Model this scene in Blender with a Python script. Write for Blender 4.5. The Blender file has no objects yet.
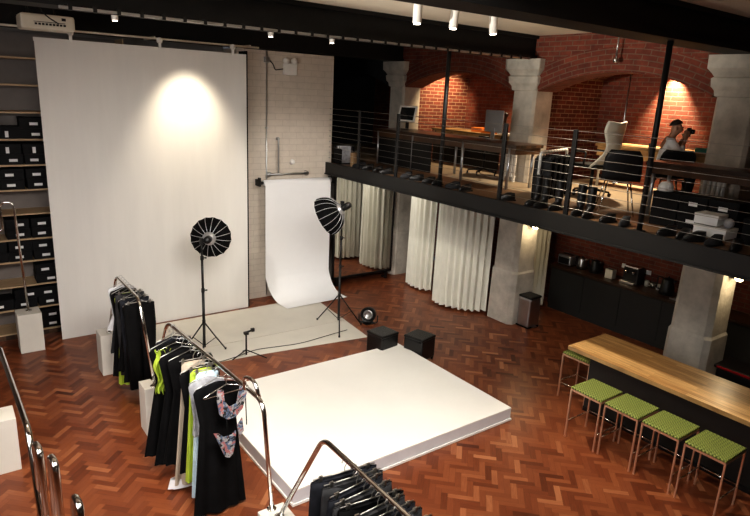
import bpy, bmesh, math, random
from mathutils import Vector, Matrix, Euler
R = math.radians
PI = math.pi
rnd = random.Random(7)
scn = bpy.context.scene
COL = scn.collection

# ------------------------------------------------------------------ materials
def new_mat(name):
    m = bpy.data.materials.new(name); m.use_nodes = True
    nt = m.node_tree
    return m, nt, nt.nodes['Principled BSDF']

def N(nt, t, **kw):
    n = nt.nodes.new(t)
    for k, v in kw.items():
        if k.startswith('_'):
            setattr(n, k[1:], v)
        else:
            n.inputs[k.replace('__', ' ')].default_value = v
    return n

def rgb(c):
    return (c[0], c[1], c[2], 1)

def mat(name, col, rough=0.5, metal=0.0, var=0.12, scale=6.0, bump=0.0, bscale=60.0, spec=0.5, stretch=None, coat=0, emit=None, estr=0, trans=0):
    """principled with a noise-driven tone variation and optional noise bump"""
    m, nt, p = new_mat(name)
    tc = N(nt, 'ShaderNodeTexCoord'); src = tc.outputs['Object']
    if stretch:
        mp = N(nt, 'ShaderNodeMapping'); mp.inputs['Scale'].default_value = stretch
        nt.links.new(src, mp.inputs['Vector']); src = mp.outputs['Vector']
    nz = N(nt, 'ShaderNodeTexNoise', Scale=scale, Detail=5.0, Roughness=0.6)
    nt.links.new(src, nz.inputs['Vector'])
    cr = N(nt, 'ShaderNodeValToRGB')
    e = cr.color_ramp.elements
    e[0].position = .3; e[1].position = .7
    e[0].color = rgb([max(0, c * (1 - var)) for c in col]); e[1].color = rgb([min(1, c * (1 + var)) for c in col])
    nt.links.new(nz.outputs['Fac'], cr.inputs['Fac'])
    nt.links.new(cr.outputs['Color'], p.inputs['Base Color'])
    p.inputs['Roughness'].default_value = rough; p.inputs['Metallic'].default_value = metal
    p.inputs['Specular IOR Level'].default_value = spec
    p.inputs['Coat Weight'].default_value = coat
    if trans: p.inputs['Transmission Weight'].default_value = trans
    if emit:
        p.inputs['Emission Color'].default_value = rgb(emit); p.inputs['Emission Strength'].default_value = estr
    if bump:
        nb = N(nt, 'ShaderNodeTexNoise', Scale=bscale, Detail=4.0)
        nt.links.new(src, nb.inputs['Vector'])
        b = N(nt, 'ShaderNodeBump', Strength=bump, Distance=0.02)
        nt.links.new(nb.outputs['Fac'], b.inputs['Height']); nt.links.new(b.outputs['Normal'], p.inputs['Normal'])
    return m

def brick_mat(name, c1, c2, mortar, tone=(.40, 1.15), scale=1.0, w=.225, h=.075, msize=.008, rough=.85, bump=.6, off=.5):
    m, nt, p = new_mat(name)
    uv = N(nt, 'ShaderNodeUVMap')
    b = N(nt, 'ShaderNodeTexBrick')
    b.offset = off
    b.inputs['Scale'].default_value = scale
    b.inputs['Brick Width'].default_value = w; b.inputs['Row Height'].default_value = h
    b.inputs['Mortar Size'].default_value = msize; b.inputs['Mortar Smooth'].default_value = .3
    b.inputs['Color1'].default_value = rgb(c1); b.inputs['Color2'].default_value = rgb(c2); b.inputs['Mortar'].default_value = rgb(mortar)
    nt.links.new(uv.outputs['UV'], b.inputs['Vector'])
    nz = N(nt, 'ShaderNodeTexNoise', Scale=5.0, Detail=6.0, Roughness=.7)
    nt.links.new(uv.outputs['UV'], nz.inputs['Vector'])
    mx = N(nt, 'ShaderNodeMix', _data_type='RGBA', _blend_type='MULTIPLY'); mx.inputs[0].default_value = .75
    cr = N(nt, 'ShaderNodeValToRGB'); cr.color_ramp.elements[0].color = (tone[0],) * 3 + (1,); cr.color_ramp.elements[0].position = .3
    cr.color_ramp.elements[1].color = (tone[1],) * 3 + (1,); cr.color_ramp.elements[1].position = .7
    nt.links.new(nz.outputs['Fac'], cr.inputs['Fac'])
    nt.links.new(b.outputs['Color'], mx.inputs[6]); nt.links.new(cr.outputs['Color'], mx.inputs[7])
    nt.links.new(mx.outputs[2], p.inputs['Base Color'])
    p.inputs['Roughness'].default_value = rough
    bp = N(nt, 'ShaderNodeBump', Strength=bump, Distance=.01); bp.invert = True
    ad = N(nt, 'ShaderNodeMath', _operation='MULTIPLY_ADD'); ad.inputs[1].default_value = -.5
    nt.links.new(nz.outputs['Fac'], ad.inputs[0]); nt.links.new(b.outputs['Fac'], ad.inputs[2])
    nt.links.new(ad.outputs[0], bp.inputs['Height']); nt.links.new(bp.outputs['Normal'], p.inputs['Normal'])
    return m

def parquet_mat():
    m, nt, p = new_mat('parquet_oiled_hardwood')
    at = N(nt, 'ShaderNodeAttribute', _attribute_name='tone')
    uv = N(nt, 'ShaderNodeUVMap')
    mp = N(nt, 'ShaderNodeMapping'); mp.inputs['Scale'].default_value = (6, 70, 1)
    nt.links.new(uv.outputs['UV'], mp.inputs['Vector'])
    nz = N(nt, 'ShaderNodeTexNoise', Scale=1.0, Detail=4.0, Roughness=.6)
    nt.links.new(mp.outputs['Vector'], nz.inputs['Vector'])
    ad = N(nt, 'ShaderNodeMath', _operation='MULTIPLY_ADD'); ad.inputs[1].default_value = .35
    nt.links.new(nz.outputs['Fac'], ad.inputs[0]); nt.links.new(at.outputs['Fac'], ad.inputs[2])
    sb = N(nt, 'ShaderNodeMath', _operation='SUBTRACT'); sb.inputs[1].default_value = .175
    nt.links.new(ad.outputs[0], sb.inputs[0])
    cr = N(nt, 'ShaderNodeValToRGB'); el = cr.color_ramp.elements
    el[0].position = 0; el[0].color = (.080, .020, .008, 1)
    el[1].position = 1; el[1].color = (.42, .175, .080, 1)
    for pos, c in ((.35, (.165, .044, .017, 1)), (.65, (.245, .077, .030, 1))):
        e = el.new(pos); e.color = c
    nt.links.new(sb.outputs[0], cr.inputs['Fac'])
    nt.links.new(cr.outputs['Color'], p.inputs['Base Color'])
    p.inputs['Roughness'].default_value = .36
    p.inputs['Specular IOR Level'].default_value = .42
    return m

def wood_mat(name, c1, c2, stave=(.6, .045), rough=.4, axis='Y', coat=.0):
    """staves running along one object axis"""
    m, nt, p = new_mat(name)
    tc = N(nt, 'ShaderNodeTexCoord')
    mp = N(nt, 'ShaderNodeMapping')
    if axis == 'Y': mp.inputs['Rotation'].default_value = (0, 0, R(90))
    nt.links.new(tc.outputs['Object'], mp.inputs['Vector'])
    b = N(nt, 'ShaderNodeTexBrick'); b.offset = .37
    b.inputs['Scale'].default_value = 1
    b.inputs['Brick Width'].default_value = stave[0]; b.inputs['Row Height'].default_value = stave[1]
    b.inputs['Mortar Size'].default_value = .0012
    b.inputs['Color1'].default_value = rgb(c1); b.inputs['Color2'].default_value = rgb(c2)
    b.inputs['Mortar'].default_value = rgb([c * .5 for c in c1])
    nt.links.new(mp.outputs['Vector'], b.inputs['Vector'])
    m2 = N(nt, 'ShaderNodeMapping'); m2.inputs['Scale'].default_value = (3, 45, 3)
    nt.links.new(mp.outputs['Vector'], m2.inputs['Vector'])
    nz = N(nt, 'ShaderNodeTexNoise', Scale=1.0, Detail=5.0, Roughness=.65)
    nt.links.new(m2.outputs['Vector'], nz.inputs['Vector'])
    cr = N(nt, 'ShaderNodeValToRGB'); cr.color_ramp.elements[0].color = (.55, .5, .45, 1); cr.color_ramp.elements[0].position = .3
    cr.color_ramp.elements[1].color = (1.15, 1.15, 1.1, 1); cr.color_ramp.elements[1].position = .65
    nt.links.new(nz.outputs['Fac'], cr.inputs['Fac'])
    mx = N(nt, 'ShaderNodeMix', _data_type='RGBA', _blend_type='MULTIPLY'); mx.inputs[0].default_value = .9
    nt.links.new(b.outputs['Color'], mx.inputs[6]); nt.links.new(cr.outputs['Color'], mx.inputs[7])
    nt.links.new(mx.outputs[2], p.inputs['Base Color'])
    p.inputs['Roughness'].default_value = rough
    p.inputs['Coat Weight'].default_value = coat
    return m

def weave_mat(name, c1, c2, s=38):
    m, nt, p = new_mat(name)
    tc = N(nt, 'ShaderNodeTexCoord')
    mp = N(nt, 'ShaderNodeMapping'); mp.inputs['Rotation'].default_value = (0, 0, R(45))
    nt.links.new(tc.outputs['Object'], mp.inputs['Vector'])
    w1 = N(nt, 'ShaderNodeTexWave', Scale=s * .32, Distortion=.0); w1.bands_direction = 'X'
    w2 = N(nt, 'ShaderNodeTexWave', Scale=s * .32, Distortion=.0); w2.bands_direction = 'Y'
    ck = N(nt, 'ShaderNodeTexChecker', Scale=s)
    for n in (w1, w2, ck): nt.links.new(mp.outputs['Vector'], n.inputs['Vector'])
    mx = N(nt, 'ShaderNodeMix', _data_type='FLOAT')
    nt.links.new(ck.outputs['Fac'], mx.inputs[0]); nt.links.new(w1.outputs['Fac'], mx.inputs[2]); nt.links.new(w2.outputs['Fac'], mx.inputs[3])
    cr = N(nt, 'ShaderNodeValToRGB'); cr.color_ramp.elements[0].color = rgb(c1); cr.color_ramp.elements[1].color = rgb(c2)
    nt.links.new(mx.outputs[0], cr.inputs['Fac']); nt.links.new(cr.outputs['Color'], p.inputs['Base Color'])
    bp = N(nt, 'ShaderNodeBump', Strength=.8, Distance=.006)
    nt.links.new(mx.outputs[0], bp.inputs['Height']); nt.links.new(bp.outputs['Normal'], p.inputs['Normal'])
    p.inputs['Roughness'].default_value = .6
    return m

def print_mat(name):
    m, nt, p = new_mat(name)
    tc = N(nt, 'ShaderNodeTexCoord')
    v = N(nt, 'ShaderNodeTexVoronoi', Scale=22.0)
    nz = N(nt, 'ShaderNodeTexNoise', Scale=9.0, Detail=3.0)
    nt.links.new(tc.outputs['Object'], nz.inputs['Vector']); nt.links.new(nz.outputs['Color'], v.inputs['Vector'])
    v.inputs['Scale'].default_value = 9
    sp = N(nt, 'ShaderNodeSeparateColor'); nt.links.new(v.outputs['Color'], sp.inputs[0])
    cr = N(nt, 'ShaderNodeValToRGB'); cr.color_ramp.interpolation = 'CONSTANT'
    el = cr.color_ramp.elements
    el[0].color = (.34, .33, .33, 1); el[1].position = .3; el[1].color = (.38, .15, .15, 1)
    for q, c in ((.45, (.02, .02, .02, 1)), (.62, (.42, .41, .42, 1)), (.78, (.10, .14, .22, 1)), (.9, (.42, .26, .24, 1))):
        e = el.new(q); e.color = c
    nt.links.new(sp.outputs[0], cr.inputs['Fac']); nt.links.new(cr.outputs['Color'], p.inputs['Base Color'])
    p.inputs['Roughness'].default_value = .7
    return m

M = dict(
    parquet=parquet_mat(),
    wall=mat('plain_plaster', (.36, .33, .30), .9, var=.08, scale=2),
    ceil=mat('cream_ceiling_plaster', (.84, .77, .64), .9, var=.06, scale=1.2, bump=.1, bscale=12),
    beam=mat('black_painted_steel', (.006, .0058, .0055), .65, var=.3, bump=.15, bscale=25),
    slab=mat('charcoal_painted_steel', (.008, .0078, .0076), .55, var=.2, scale=3),
    stone=mat('worn_limestone', (.47, .43, .375), .9, var=.24, scale=3.2, bump=.5, bscale=14),
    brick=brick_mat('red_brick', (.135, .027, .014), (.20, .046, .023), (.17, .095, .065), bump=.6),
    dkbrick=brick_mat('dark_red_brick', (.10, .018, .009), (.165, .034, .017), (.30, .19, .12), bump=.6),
    pbrick=brick_mat('white_painted_brick', (.66, .585, .50), (.64, .565, .485), (.56, .49, .42), tone=(.86, 1.04), w=.30, h=.115, msize=.006, rough=.7, bump=.5),
    screen=mat('white_canvas_sheet', (.74, .72, .69), .85, var=.03, scale=1.2, stretch=(4, 1, .5)),
    paper=mat('white_backdrop_paper', (.86, .86, .87), .8, var=.01),
    white=mat('white_matt_paint', (.80, .78, .74), .55, var=.03, scale=3),
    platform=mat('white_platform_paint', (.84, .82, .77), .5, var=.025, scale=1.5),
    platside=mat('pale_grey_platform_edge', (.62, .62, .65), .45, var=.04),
    mat_vinyl=mat('pale_concrete_vinyl', (.66, .63, .56), .55, var=.07, scale=1.6),
    plinth=mat('off_white_plinth_paint', (.70, .67, .61), .6, var=.04, scale=3),
    chrome=mat('polished_chrome', (.80, .79, .77), .12, 1.0, var=.04),
    steel=mat('brushed_steel', (.52, .52, .52), .33, 1.0, var=.08),
    dksteel=mat('dull_steel_cable', (.42, .40, .37), .42, 1.0, var=.1),
    copper=mat('brushed_copper_tube', (.80, .55, .40), .42, .85, var=.06),
    black=mat('black_plastic', (.007, .007, .0075), .45, var=.2),
    softblk=mat('black_leatherette', (.009, .0085, .0085), .38, var=.25, bump=.2, bscale=120),
    blkfab=mat('black_cloth', (.0055, .0055, .006), .92, var=.3, scale=9, spec=.12),
    charfab=mat('charcoal_cloth', (.032, .032, .034), .88, var=.35, scale=12, spec=.25),
    navyfab=mat('ink_blue_cloth', (.013, .014, .019), .88, var=.3, scale=12, spec=.25),
    silver=mat('silver_rib', (.62, .62, .63), .3, .7, var=.05),
    curtain=mat('ivory_curtain_cloth', (.74, .73, .65), .85, var=.05, scale=3),
    mirror=mat('silvered_mirror_glass', (.78, .77, .74), .012, 1.0, var=.0),
    bartop=wood_mat('oak_butcher_block', (.72, .45, .20), (.50, .27, .10), (.75, .06), rough=.36),
    dkwood=wood_mat('dark_stained_wood', (.085, .042, .022), (.11, .055, .028), (1.2, .12), rough=.35),
    shelfwood=mat('birch_shelf_board', (.50, .36, .22), .6, var=.15, scale=4, stretch=(1, 8, 8)),
    deskwood=wood_mat('honey_oak_desk', (.52, .33, .15), (.45, .27, .12), (1.4, .14), rough=.4),
    barbase=mat('charcoal_bar_panel', (.021, .021, .020), .6, var=.12, scale=2),
    green=weave_mat('olive_green_webbing', (.06, .08, .012), (.36, .42, .11)),
    greenedge=mat('olive_green_webbing_edge', (.16, .21, .04), .7, var=.4, scale=60),
    lime=mat('lime_green_cloth', (.40, .52, .05), .8, var=.15, scale=8),
    beige=mat('sand_beige_cloth', (.44, .37, .29), .85, var=.08, scale=6),
    whitefab=mat('white_cloth', (.74, .74, .76), .85, var=.06, scale=7),
    greyfab=mat('grey_marl_cloth', (.34, .34, .36), .85, var=.3, scale=18),
    bluefab=mat('pale_blue_cloth', (.52, .68, .78), .85, var=.15, scale=14),
    rust=mat('rust_brown_cloth', (.30, .09, .04), .85, var=.2, scale=8),
    print=print_mat('multicoloured_abstract_print'),
    label=mat('white_paper_label', (.78, .78, .78), .7, var=.03),
    box=mat('black_card_box', (.006, .006, .007), .7, var=.2, spec=.25),
    shelfback=mat('taupe_shelf_back', (.22, .19, .175), .8, var=.06),
    glass_lit=mat('lit_opal_globe', (.9, .8, .6), .4, emit=(1, .82, .5), estr=9.0, var=.02),
    lens=mat('lit_spot_lens', (.9, .9, .85), .3, emit=(1, .9, .75), estr=9.0, var=.0),
    mezzfloor=mat('pale_oak_boards', (.40, .31, .21), .5, var=.12, scale=3, stretch=(1, 9, 1)),
    mezzfront=mat('brown_front_strip', (.15, .085, .045), .45, var=.2, scale=3, stretch=(9, 1, 1)),  # front strip of the gallery floor, darker brown than the rest
    soffit=mat('dark_soffit_paint', (.035, .03, .028), .8, var=.1),
    red=mat('signal_red_plastic', (.42, .012, .018), .4, var=.1),
    skin=mat('skin', (.36, .19, .12), .55, var=.08, scale=15),
    hair=mat('dark_brown_hair', (.018, .012, .009), .6, var=.3, scale=60),
    screenblk=mat('dark_glass_screen', (.012, .013, .015), .12, var=.1),
    alu=mat('anodised_aluminium', (.50, .52, .56), .35, .9, var=.03),
    orange=mat('amber_orange_plastic', (.75, .22, .03), .5, var=.15),
    creamp=mat('cream_plastic', (.72, .68, .58), .45, var=.03),
    teal=mat('teal_plastic', (.03, .34, .30), .5, var=.1),
    darkbay=mat('near_black_unlit_bay', (.014, .014, .016), .8, var=.2),  # darkness of the unlit far bay put into the colour
    tan=mat('tan_card', (.34, .22, .12), .75, var=.1),
)

# ------------------------------------------------------------------ mesh builder
class MB:
    def __init__(s):
        s.bm = bmesh.new(); s.uv = s.bm.loops.layers.uv.new('UVMap')
    def _uvbox(s, f):
        n = f.normal; a = max(range(3), key=lambda i: abs(n[i]))
        for l in f.loops:
            c = l.vert.co
            l[s.uv].uv = (c.y, c.z) if a == 0 else ((c.x, c.z) if a == 1 else (c.x, c.y))
    def face(s, pts, uvs=None):
        vs = [s.bm.verts.new(p) for p in pts]
        f = s.bm.faces.new(vs); f.normal_update()
        if uvs:
            for l, u in zip(f.loops, uvs): l[s.uv].uv = u
        else: s._uvbox(f)
        return f
    def box(s, c, d, rot=None, bev=0, seg=2):
        """axis box: centre c, size d"""
        mt = Matrix.Translation(c) @ (rot.to_matrix().to_4x4() if rot else Matrix()) @ Matrix.Diagonal((d[0], d[1], d[2], 1))
        r = bmesh.ops.create_cube(s.bm, size=1, matrix=mt)
        vs = r['verts']
        if bev:
            es = list({e for v in vs for e in v.link_edges})
            rb = bmesh.ops.bevel(s.bm, geom=es, offset=bev, segments=seg, affect='EDGES', profile=.5)
            fs = rb['faces']
            fs = list({f for v in rb['verts'] for f in v.link_faces})
        else:
            fs = list({f for v in vs for f in v.link_faces})
        for f in fs: f.normal_update(); s._uvbox(f)
        return s
    def b2(s, x0, x1, y0, y1, z0, z1, bev=0):
        return s.box(((x0 + x1) / 2, (y0 + y1) / 2, (z0 + z1) / 2), (x1 - x0, y1 - y0, z1 - z0), bev=bev)
    def tube(s, pts, r, n=8, closed=False, cap=True):
        pts = [Vector(p) for p in pts]; m = len(pts)
        rs = r if isinstance(r, (list, tuple)) else [r] * m
        T = []
        for i in range(m):
            a = pts[(i - 1) % m] if (i or closed) else pts[i]; b = pts[(i + 1) % m] if (i < m - 1 or closed) else pts[i]
            t = (b - a); T.append(t.normalized() if t.length > 1e-9 else Vector((0, 0, 1)))
        u = T[0].orthogonal().normalized(); rings = []
        for i in range(m):
            if i:
                q = T[i - 1].rotation_difference(T[i]); u = q @ u
            u = (u - T[i] * u.dot(T[i])).normalized(); v = T[i].cross(u)
            rings.append([s.bm.verts.new(pts[i] + (u * math.cos(2 * PI * k / n) + v * math.sin(2 * PI * k / n)) * rs[i]) for k in range(n)])
        for i in range(m if closed else m - 1):
            A, B = rings[i], rings[(i + 1) % m]
            for k in range(n):
                f = s.bm.faces.new((A[k], A[(k + 1) % n], B[(k + 1) % n], B[k])); f.smooth = n > 4
        if cap and not closed:
            s.bm.faces.new(rings[0][::-1]); s.bm.faces.new(rings[-1])
        return s
    def lathe(s, prof, c=(0, 0, 0), n=24, mt=None, smooth=True):
        """profile of (radius, z) turned about z"""
        mt = mt or Matrix.Translation(c); rings = []
        for r, z in prof:
            if r < 1e-6: rings.append([s.bm.verts.new(mt @ Vector((0, 0, z)))])
            else: rings.append([s.bm.verts.new(mt @ Vector((r * math.cos(2 * PI * k / n), r * math.sin(2 * PI * k / n), z))) for k in range(n)])
        for A, B in zip(rings, rings[1:]):
            for k in range(n):
                k2 = (k + 1) % n
                if len(A) == 1 and len(B) == 1: continue
                if len(A) == 1: vs = (A[0], B[k2], B[k])
                elif len(B) == 1: vs = (A[k], A[k2], B[0])
                else: vs = (A[k], A[k2], B[k2], B[k])
                f = s.bm.faces.new(vs); f.smooth = smooth
        return s
    def rings(s, rings, cap0=True, cap1=True, smooth=True, close=True):
        R_ = [[s.bm.verts.new(p) for p in r] for r in rings]; n = len(R_[0])
        for A, B in zip(R_, R_[1:]):
            for k in range(n if close else n - 1):
                f = s.bm.faces.new((A[k], A[(k + 1) % n], B[(k + 1) % n], B[k])); f.smooth = smooth
        if cap0: s.bm.faces.new(R_[0][::-1])
        if cap1: s.bm.faces.new(R_[-1])
        return s
    def prism(s, poly, d, axis='y', off=0.0):
        """2-D polygon extruded by d along an axis (poly in the other two axes)"""
        def P(a, b, t):
            return {'y': (a, t, b), 'x': (t, a, b), 'z': (a, b, t)}[axis]
        A = [s.bm.verts.new(P(a, b, off)) for a, b in poly]; B = [s.bm.verts.new(P(a, b, off + d)) for a, b in poly]
        n = len(poly); fs = [s.bm.faces.new(A), s.bm.faces.new(B[::-1])]
        for k in range(n): fs.append(s.bm.faces.new((A[k], B[k], B[(k + 1) % n], A[(k + 1) % n])))
        for f in fs: f.normal_update(); s._uvbox(f)
        return s
    def sheet(s, grid, smooth=True):
        V = [[s.bm.verts.new(p) for p in row] for row in grid]
        for A, B in zip(V, V[1:]):
            for k in range(len(A) - 1):
                f = s.bm.faces.new((A[k], A[k + 1], B[k + 1], B[k])); f.smooth = smooth
        return s
    def build(s, name, m, parent=None, loc=(0, 0, 0), rz=0, rot=None, fix=True):
        if fix: bmesh.ops.recalc_face_normals(s.bm, faces=s.bm.faces[:])
        me = bpy.data.meshes.new(name); s.bm.to_mesh(me); s.bm.free()
        me.materials.append(M[m] if isinstance(m, str) else m)
        o = bpy.data.objects.new(name, me); COL.objects.link(o)
        o.location = loc; o.rotation_euler = rot if rot else (0, 0, rz)
        if parent: o.parent = parent
        return o

def tag(o, label, cat, group=None, kind=None):
    o['label'] = label; o['category'] = cat
    if group: o['group'] = group
    if kind: o['kind'] = kind
    return o
def thing(name, label, cat, loc=(0, 0, 0), rz=0, group=None):
    o = bpy.data.objects.new(name, None); COL.objects.link(o); o.empty_display_size = .1
    o.location = loc; o.rotation_euler = (0, 0, rz)
    return tag(o, label, cat, group)
def struct(mb, name, m, **kw):
    o = mb.build(name, m, **kw); o['kind'] = 'structure'; return o
def copy_tree(o, parent=None):
    c = o.copy(); COL.objects.link(c); c.parent = parent
    for ch in list(o.children): copy_tree(ch, c)
    return c
def dup(o, loc, rz, label=None):
    c = copy_tree(o); c.location = loc; c.rotation_euler = (0, 0, rz)
    if label: c['label'] = label
    return c
def fillet(pts, r, n=6):
    pts = [Vector(p) for p in pts]; out = [pts[0]]
    for a, b, c in zip(pts, pts[1:], pts[2:]):
        d0 = (a - b); d1 = (c - b); rr = min(r, d0.length * .48, d1.length * .48)
        p0 = b + d0.normalized() * rr; p1 = b + d1.normalized() * rr
        for i in range(n + 1):
            t = i / n; out.append(p0 * (1 - t) ** 2 + b * 2 * t * (1 - t) + p1 * t * t)
    out.append(pts[-1]); return out

# ------------------------------------------------------------------ camera (a 29 mm lens on the gallery opposite, 4 m above the floor)
f_, yaw, pit, rol = 602.232, 0.6385248, 0.2657465, -0.0491713
fw = Vector((math.sin(yaw) * math.cos(pit), math.cos(yaw) * math.cos(pit), -math.sin(pit)))
rt = Vector((math.cos(yaw), -math.sin(yaw), 0)); dn = fw.cross(rt)
c_, s_ = math.cos(rol), math.sin(rol)
r2 = rt * c_ + dn * s_; d2 = rt * -s_ + dn * c_
cam = bpy.data.cameras.new('camera'); co = bpy.data.objects.new('camera', cam); COL.objects.link(co)
cam.sensor_width = 36; cam.sensor_fit = 'HORIZONTAL'; cam.lens = f_ / 750 * 36; cam.clip_end = 80; cam.clip_start = .05
mw = Matrix((( r2.x, -d2.x, -fw.x, 0), (r2.y, -d2.y, -fw.y, 0), (r2.z, -d2.z, -fw.z, 4.0), (0, 0, 0, 1)))
co.matrix_world = mw
scn.camera = co

# ------------------------------------------------------------------ the setting
CY = [14.19, 10.72, 7.17, 3.72, 0.25]          # centre lines of the stone columns
XF = 8.3                                       # front face of the arcade
XB = 10.25                                     # back of the bays
MZ = 2.62                                      # gallery floor level

def build_floor():
    mb = MB(); bm = mb.bm
    tone = bm.faces.layers.float.new('tone')
    W, n = .066, 4; L = W * n; g = .0007
    ca, sa = math.cos(R(45)), math.sin(R(45))
    rr = random.Random(3)
    NI = 175
    for i in range(-NI, NI):
        for j in range(-NI, NI):
            d = (i - j) % (2 * n)
            if d == 0: w, h = L, W
            elif d == 2 * n - 1: w, h = W, L
            else: continue
            x0, y0 = i * W, j * W
            cx, cy = x0 + w / 2, y0 + h / 2
            wx, wy = cx * ca - cy * sa + 3.4, cx * sa + cy * ca + 4.6
            if not (-3.4 < wx < 10.2 and -2.4 < wy < 10.85): continue
            P = []; U = []
            ou, ov = rr.random() * 50, rr.random() * 50
            for a, b in ((x0 + g, y0 + g), (x0 + w - g, y0 + g), (x0 + w - g, y0 + h - g), (x0 + g, y0 + h - g)):
                P.append((a * ca - b * sa + 3.4, a * sa + b * ca + 4.6, 0))
                U.append((ou + a - x0, ov + b - y0) if w > h else (ou + b - y0, ov + a - x0))
            f = mb.face(P, U); f[tone] = min(1, max(0, rr.gauss(.48, .17)))
    f = mb.face([(-3.5, -2.5, -.0015), (XB + .2, -2.5, -.0015), (XB + .2, 11, -.0015), (-3.5, 11, -.0015)]); f[tone] = .0
    struct(mb, 'floor', 'parquet', fix=False)
build_floor()

struct(MB().b2(-3.7, -3.5, -2.7, 11.2, 0, 5.3), 'wall_left', 'wall')
struct(MB().b2(-3.5, XB + .2, -2.7, -2.5, 0, 5.3), 'wall_near', 'wall')
struct(MB().b2(-3.5, 4.5, 11.0, 11.2, 0, 5.05), 'wall_back', 'wall')
struct(MB().b2(4.50, 6.50, 10.4, 11.0, 0, 4.66), 'wall_back_brick', 'pbrick')
struct(MB().b2(6.50, 8.3, 10.84, 11.0, 0, 2.42), 'wall_back_gallery', 'wall')
struct(MB().b2(XB, XB + .2, -2.5, 14.4, 0, 5.3), 'wall_right', 'brick')
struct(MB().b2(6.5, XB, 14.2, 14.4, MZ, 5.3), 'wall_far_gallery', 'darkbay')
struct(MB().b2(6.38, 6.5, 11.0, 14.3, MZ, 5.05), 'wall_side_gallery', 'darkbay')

# ceiling: plaster between the beams
struct(MB().b2(-3.5, XF + .25, -2.5, 11.0, 5.05, 5.25), 'ceiling', 'ceil')
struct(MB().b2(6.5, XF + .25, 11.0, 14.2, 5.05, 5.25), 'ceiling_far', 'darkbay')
for i, y in enumerate((10.72, 7.17, 3.72)):
    z0 = 4.69
    mb = MB()                                   # rolled steel joist: flanges and web with rivets
    mb.b2(-3.5, XF + .5, y - .2, y + .2, z0, z0 + .05).b2(-3.5, XF + .5, y - .2, y + .2, 5.0, 5.05).b2(-3.5, XF + .5, y - .13, y + .13, z0 + .05, 5.0)
    struct(mb, 'trim_beam_%d' % (i + 1), 'beam')

# stone columns
def octo(hw, ch):
    return [(-hw + ch, -hw), (hw - ch, -hw), (hw, -hw + ch), (hw, hw - ch), (hw - ch, hw), (-hw + ch, hw), (-hw, hw - ch), (-hw, -hw + ch)]
for i, y in enumerate(CY[1:4]):
    mb = MB()
    cx = XF + .26
    prof = [(0, .315, .07), (.96, .305, .07), (1.0, .285, .07), (2.42, .272, .07)]
    mb.rings([[(cx + a, y + b, z) for a, b in octo(h, c)] for z, h, c in prof], smooth=False)
    struct(mb, 'trim_column_lower_%d' % (i + 1), 'stone')
    mb = MB()
    prof = [(MZ, .255, .045), (4.17, .25, .045), (4.18, .27, .02), (4.25, .28, .02), (4.30, .315, .02), (4.40, .325, .02), (4.42, .30, .02), (4.47, .33, .02), (4.52, .37, .015), (4.685, .375, .015)]
    mb.rings([[(cx + a, y + b, z) for a, b in octo(h, c)] for z, h, c in prof], smooth=False)
    struct(mb, 'trim_column_upper_%d' % (i + 1), 'stone')

# arcade: segmental brick arches between the columns, spandrels above, vaults behind
def arch(ya, yb, x0, x1, zs, rise, ring, ztop, name, m, nseg=28):
    mb = MB(); yc = (ya + yb) / 2; hs = (yb - ya) / 2
    rad = (hs * hs + rise * rise) / (2 * rise); zc = zs + rise - rad
    ang = math.asin(hs / rad)
    P = []
    for i in range(nseg + 1):
        a = -ang + 2 * ang * i / nseg
        P.append((a, yc + rad * math.sin(a), zc + rad * math.cos(a), yc + (rad + ring) * math.sin(a), zc + (rad + ring) * math.cos(a)))
    for p, q in zip(P, P[1:]):
        for x in (x0, x1):
            u0, u1 = p[0] * rad, q[0] * rad
            f = mb.face([(x, p[1], p[2]), (x, q[1], q[2]), (x, q[3], q[4]), (x, p[3], p[4])], [(u0, zs), (u1, zs), (u1, zs + ring), (u0, zs + ring)])
            if p[4] < ztop and q[4] < ztop:
                mb.face([(x, p[3], p[4]), (x, q[3], q[4]), (x, q[3], ztop), (x, p[3], ztop)])
        mb.face([(x0, p[1], p[2]), (x0, q[1], q[2]), (x1, q[1], q[2]), (x1, p[1], p[2])], [(x0, p[0] * rad), (x0, q[0] * rad), (x1, q[0] * rad), (x1, p[0] * rad)])
    return struct(mb, name, m, fix=False)
for i, (ya, yb) in enumerate(((CY[1], CY[0]), (CY[2], CY[1]), (CY[3], CY[2]), (CY[4], CY[3]))):
    nm = i + 1
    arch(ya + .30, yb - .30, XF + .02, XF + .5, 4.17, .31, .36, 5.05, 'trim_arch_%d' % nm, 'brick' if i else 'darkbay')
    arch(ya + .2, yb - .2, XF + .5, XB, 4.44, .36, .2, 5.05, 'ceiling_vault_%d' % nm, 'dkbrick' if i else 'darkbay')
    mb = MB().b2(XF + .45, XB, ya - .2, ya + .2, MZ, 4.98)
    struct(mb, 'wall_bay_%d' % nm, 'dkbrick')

# gallery deck
struct(MB().b2(6.4, XB, -2.5, 14.2, 2.44, MZ), 'trim_gallery_deck', 'soffit')
mb = MB().b2(6.36, 6.41, -2.5, 10.39, 2.42, 2.64).b2(6.34, 6.47, -2.5, 10.39, 2.40, 2.425)
struct(mb, 'trim_gallery_edge', 'slab')
struct(MB().b2(6.42, 7.45, -2.5, 10.39, MZ, MZ + .006), 'floor_gallery_front', 'mezzfront')
struct(MB().b2(7.45, XB, -2.5, 14.2, MZ, MZ + .006), 'floor_gallery', 'mezzfloor')
MZ += .007

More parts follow.
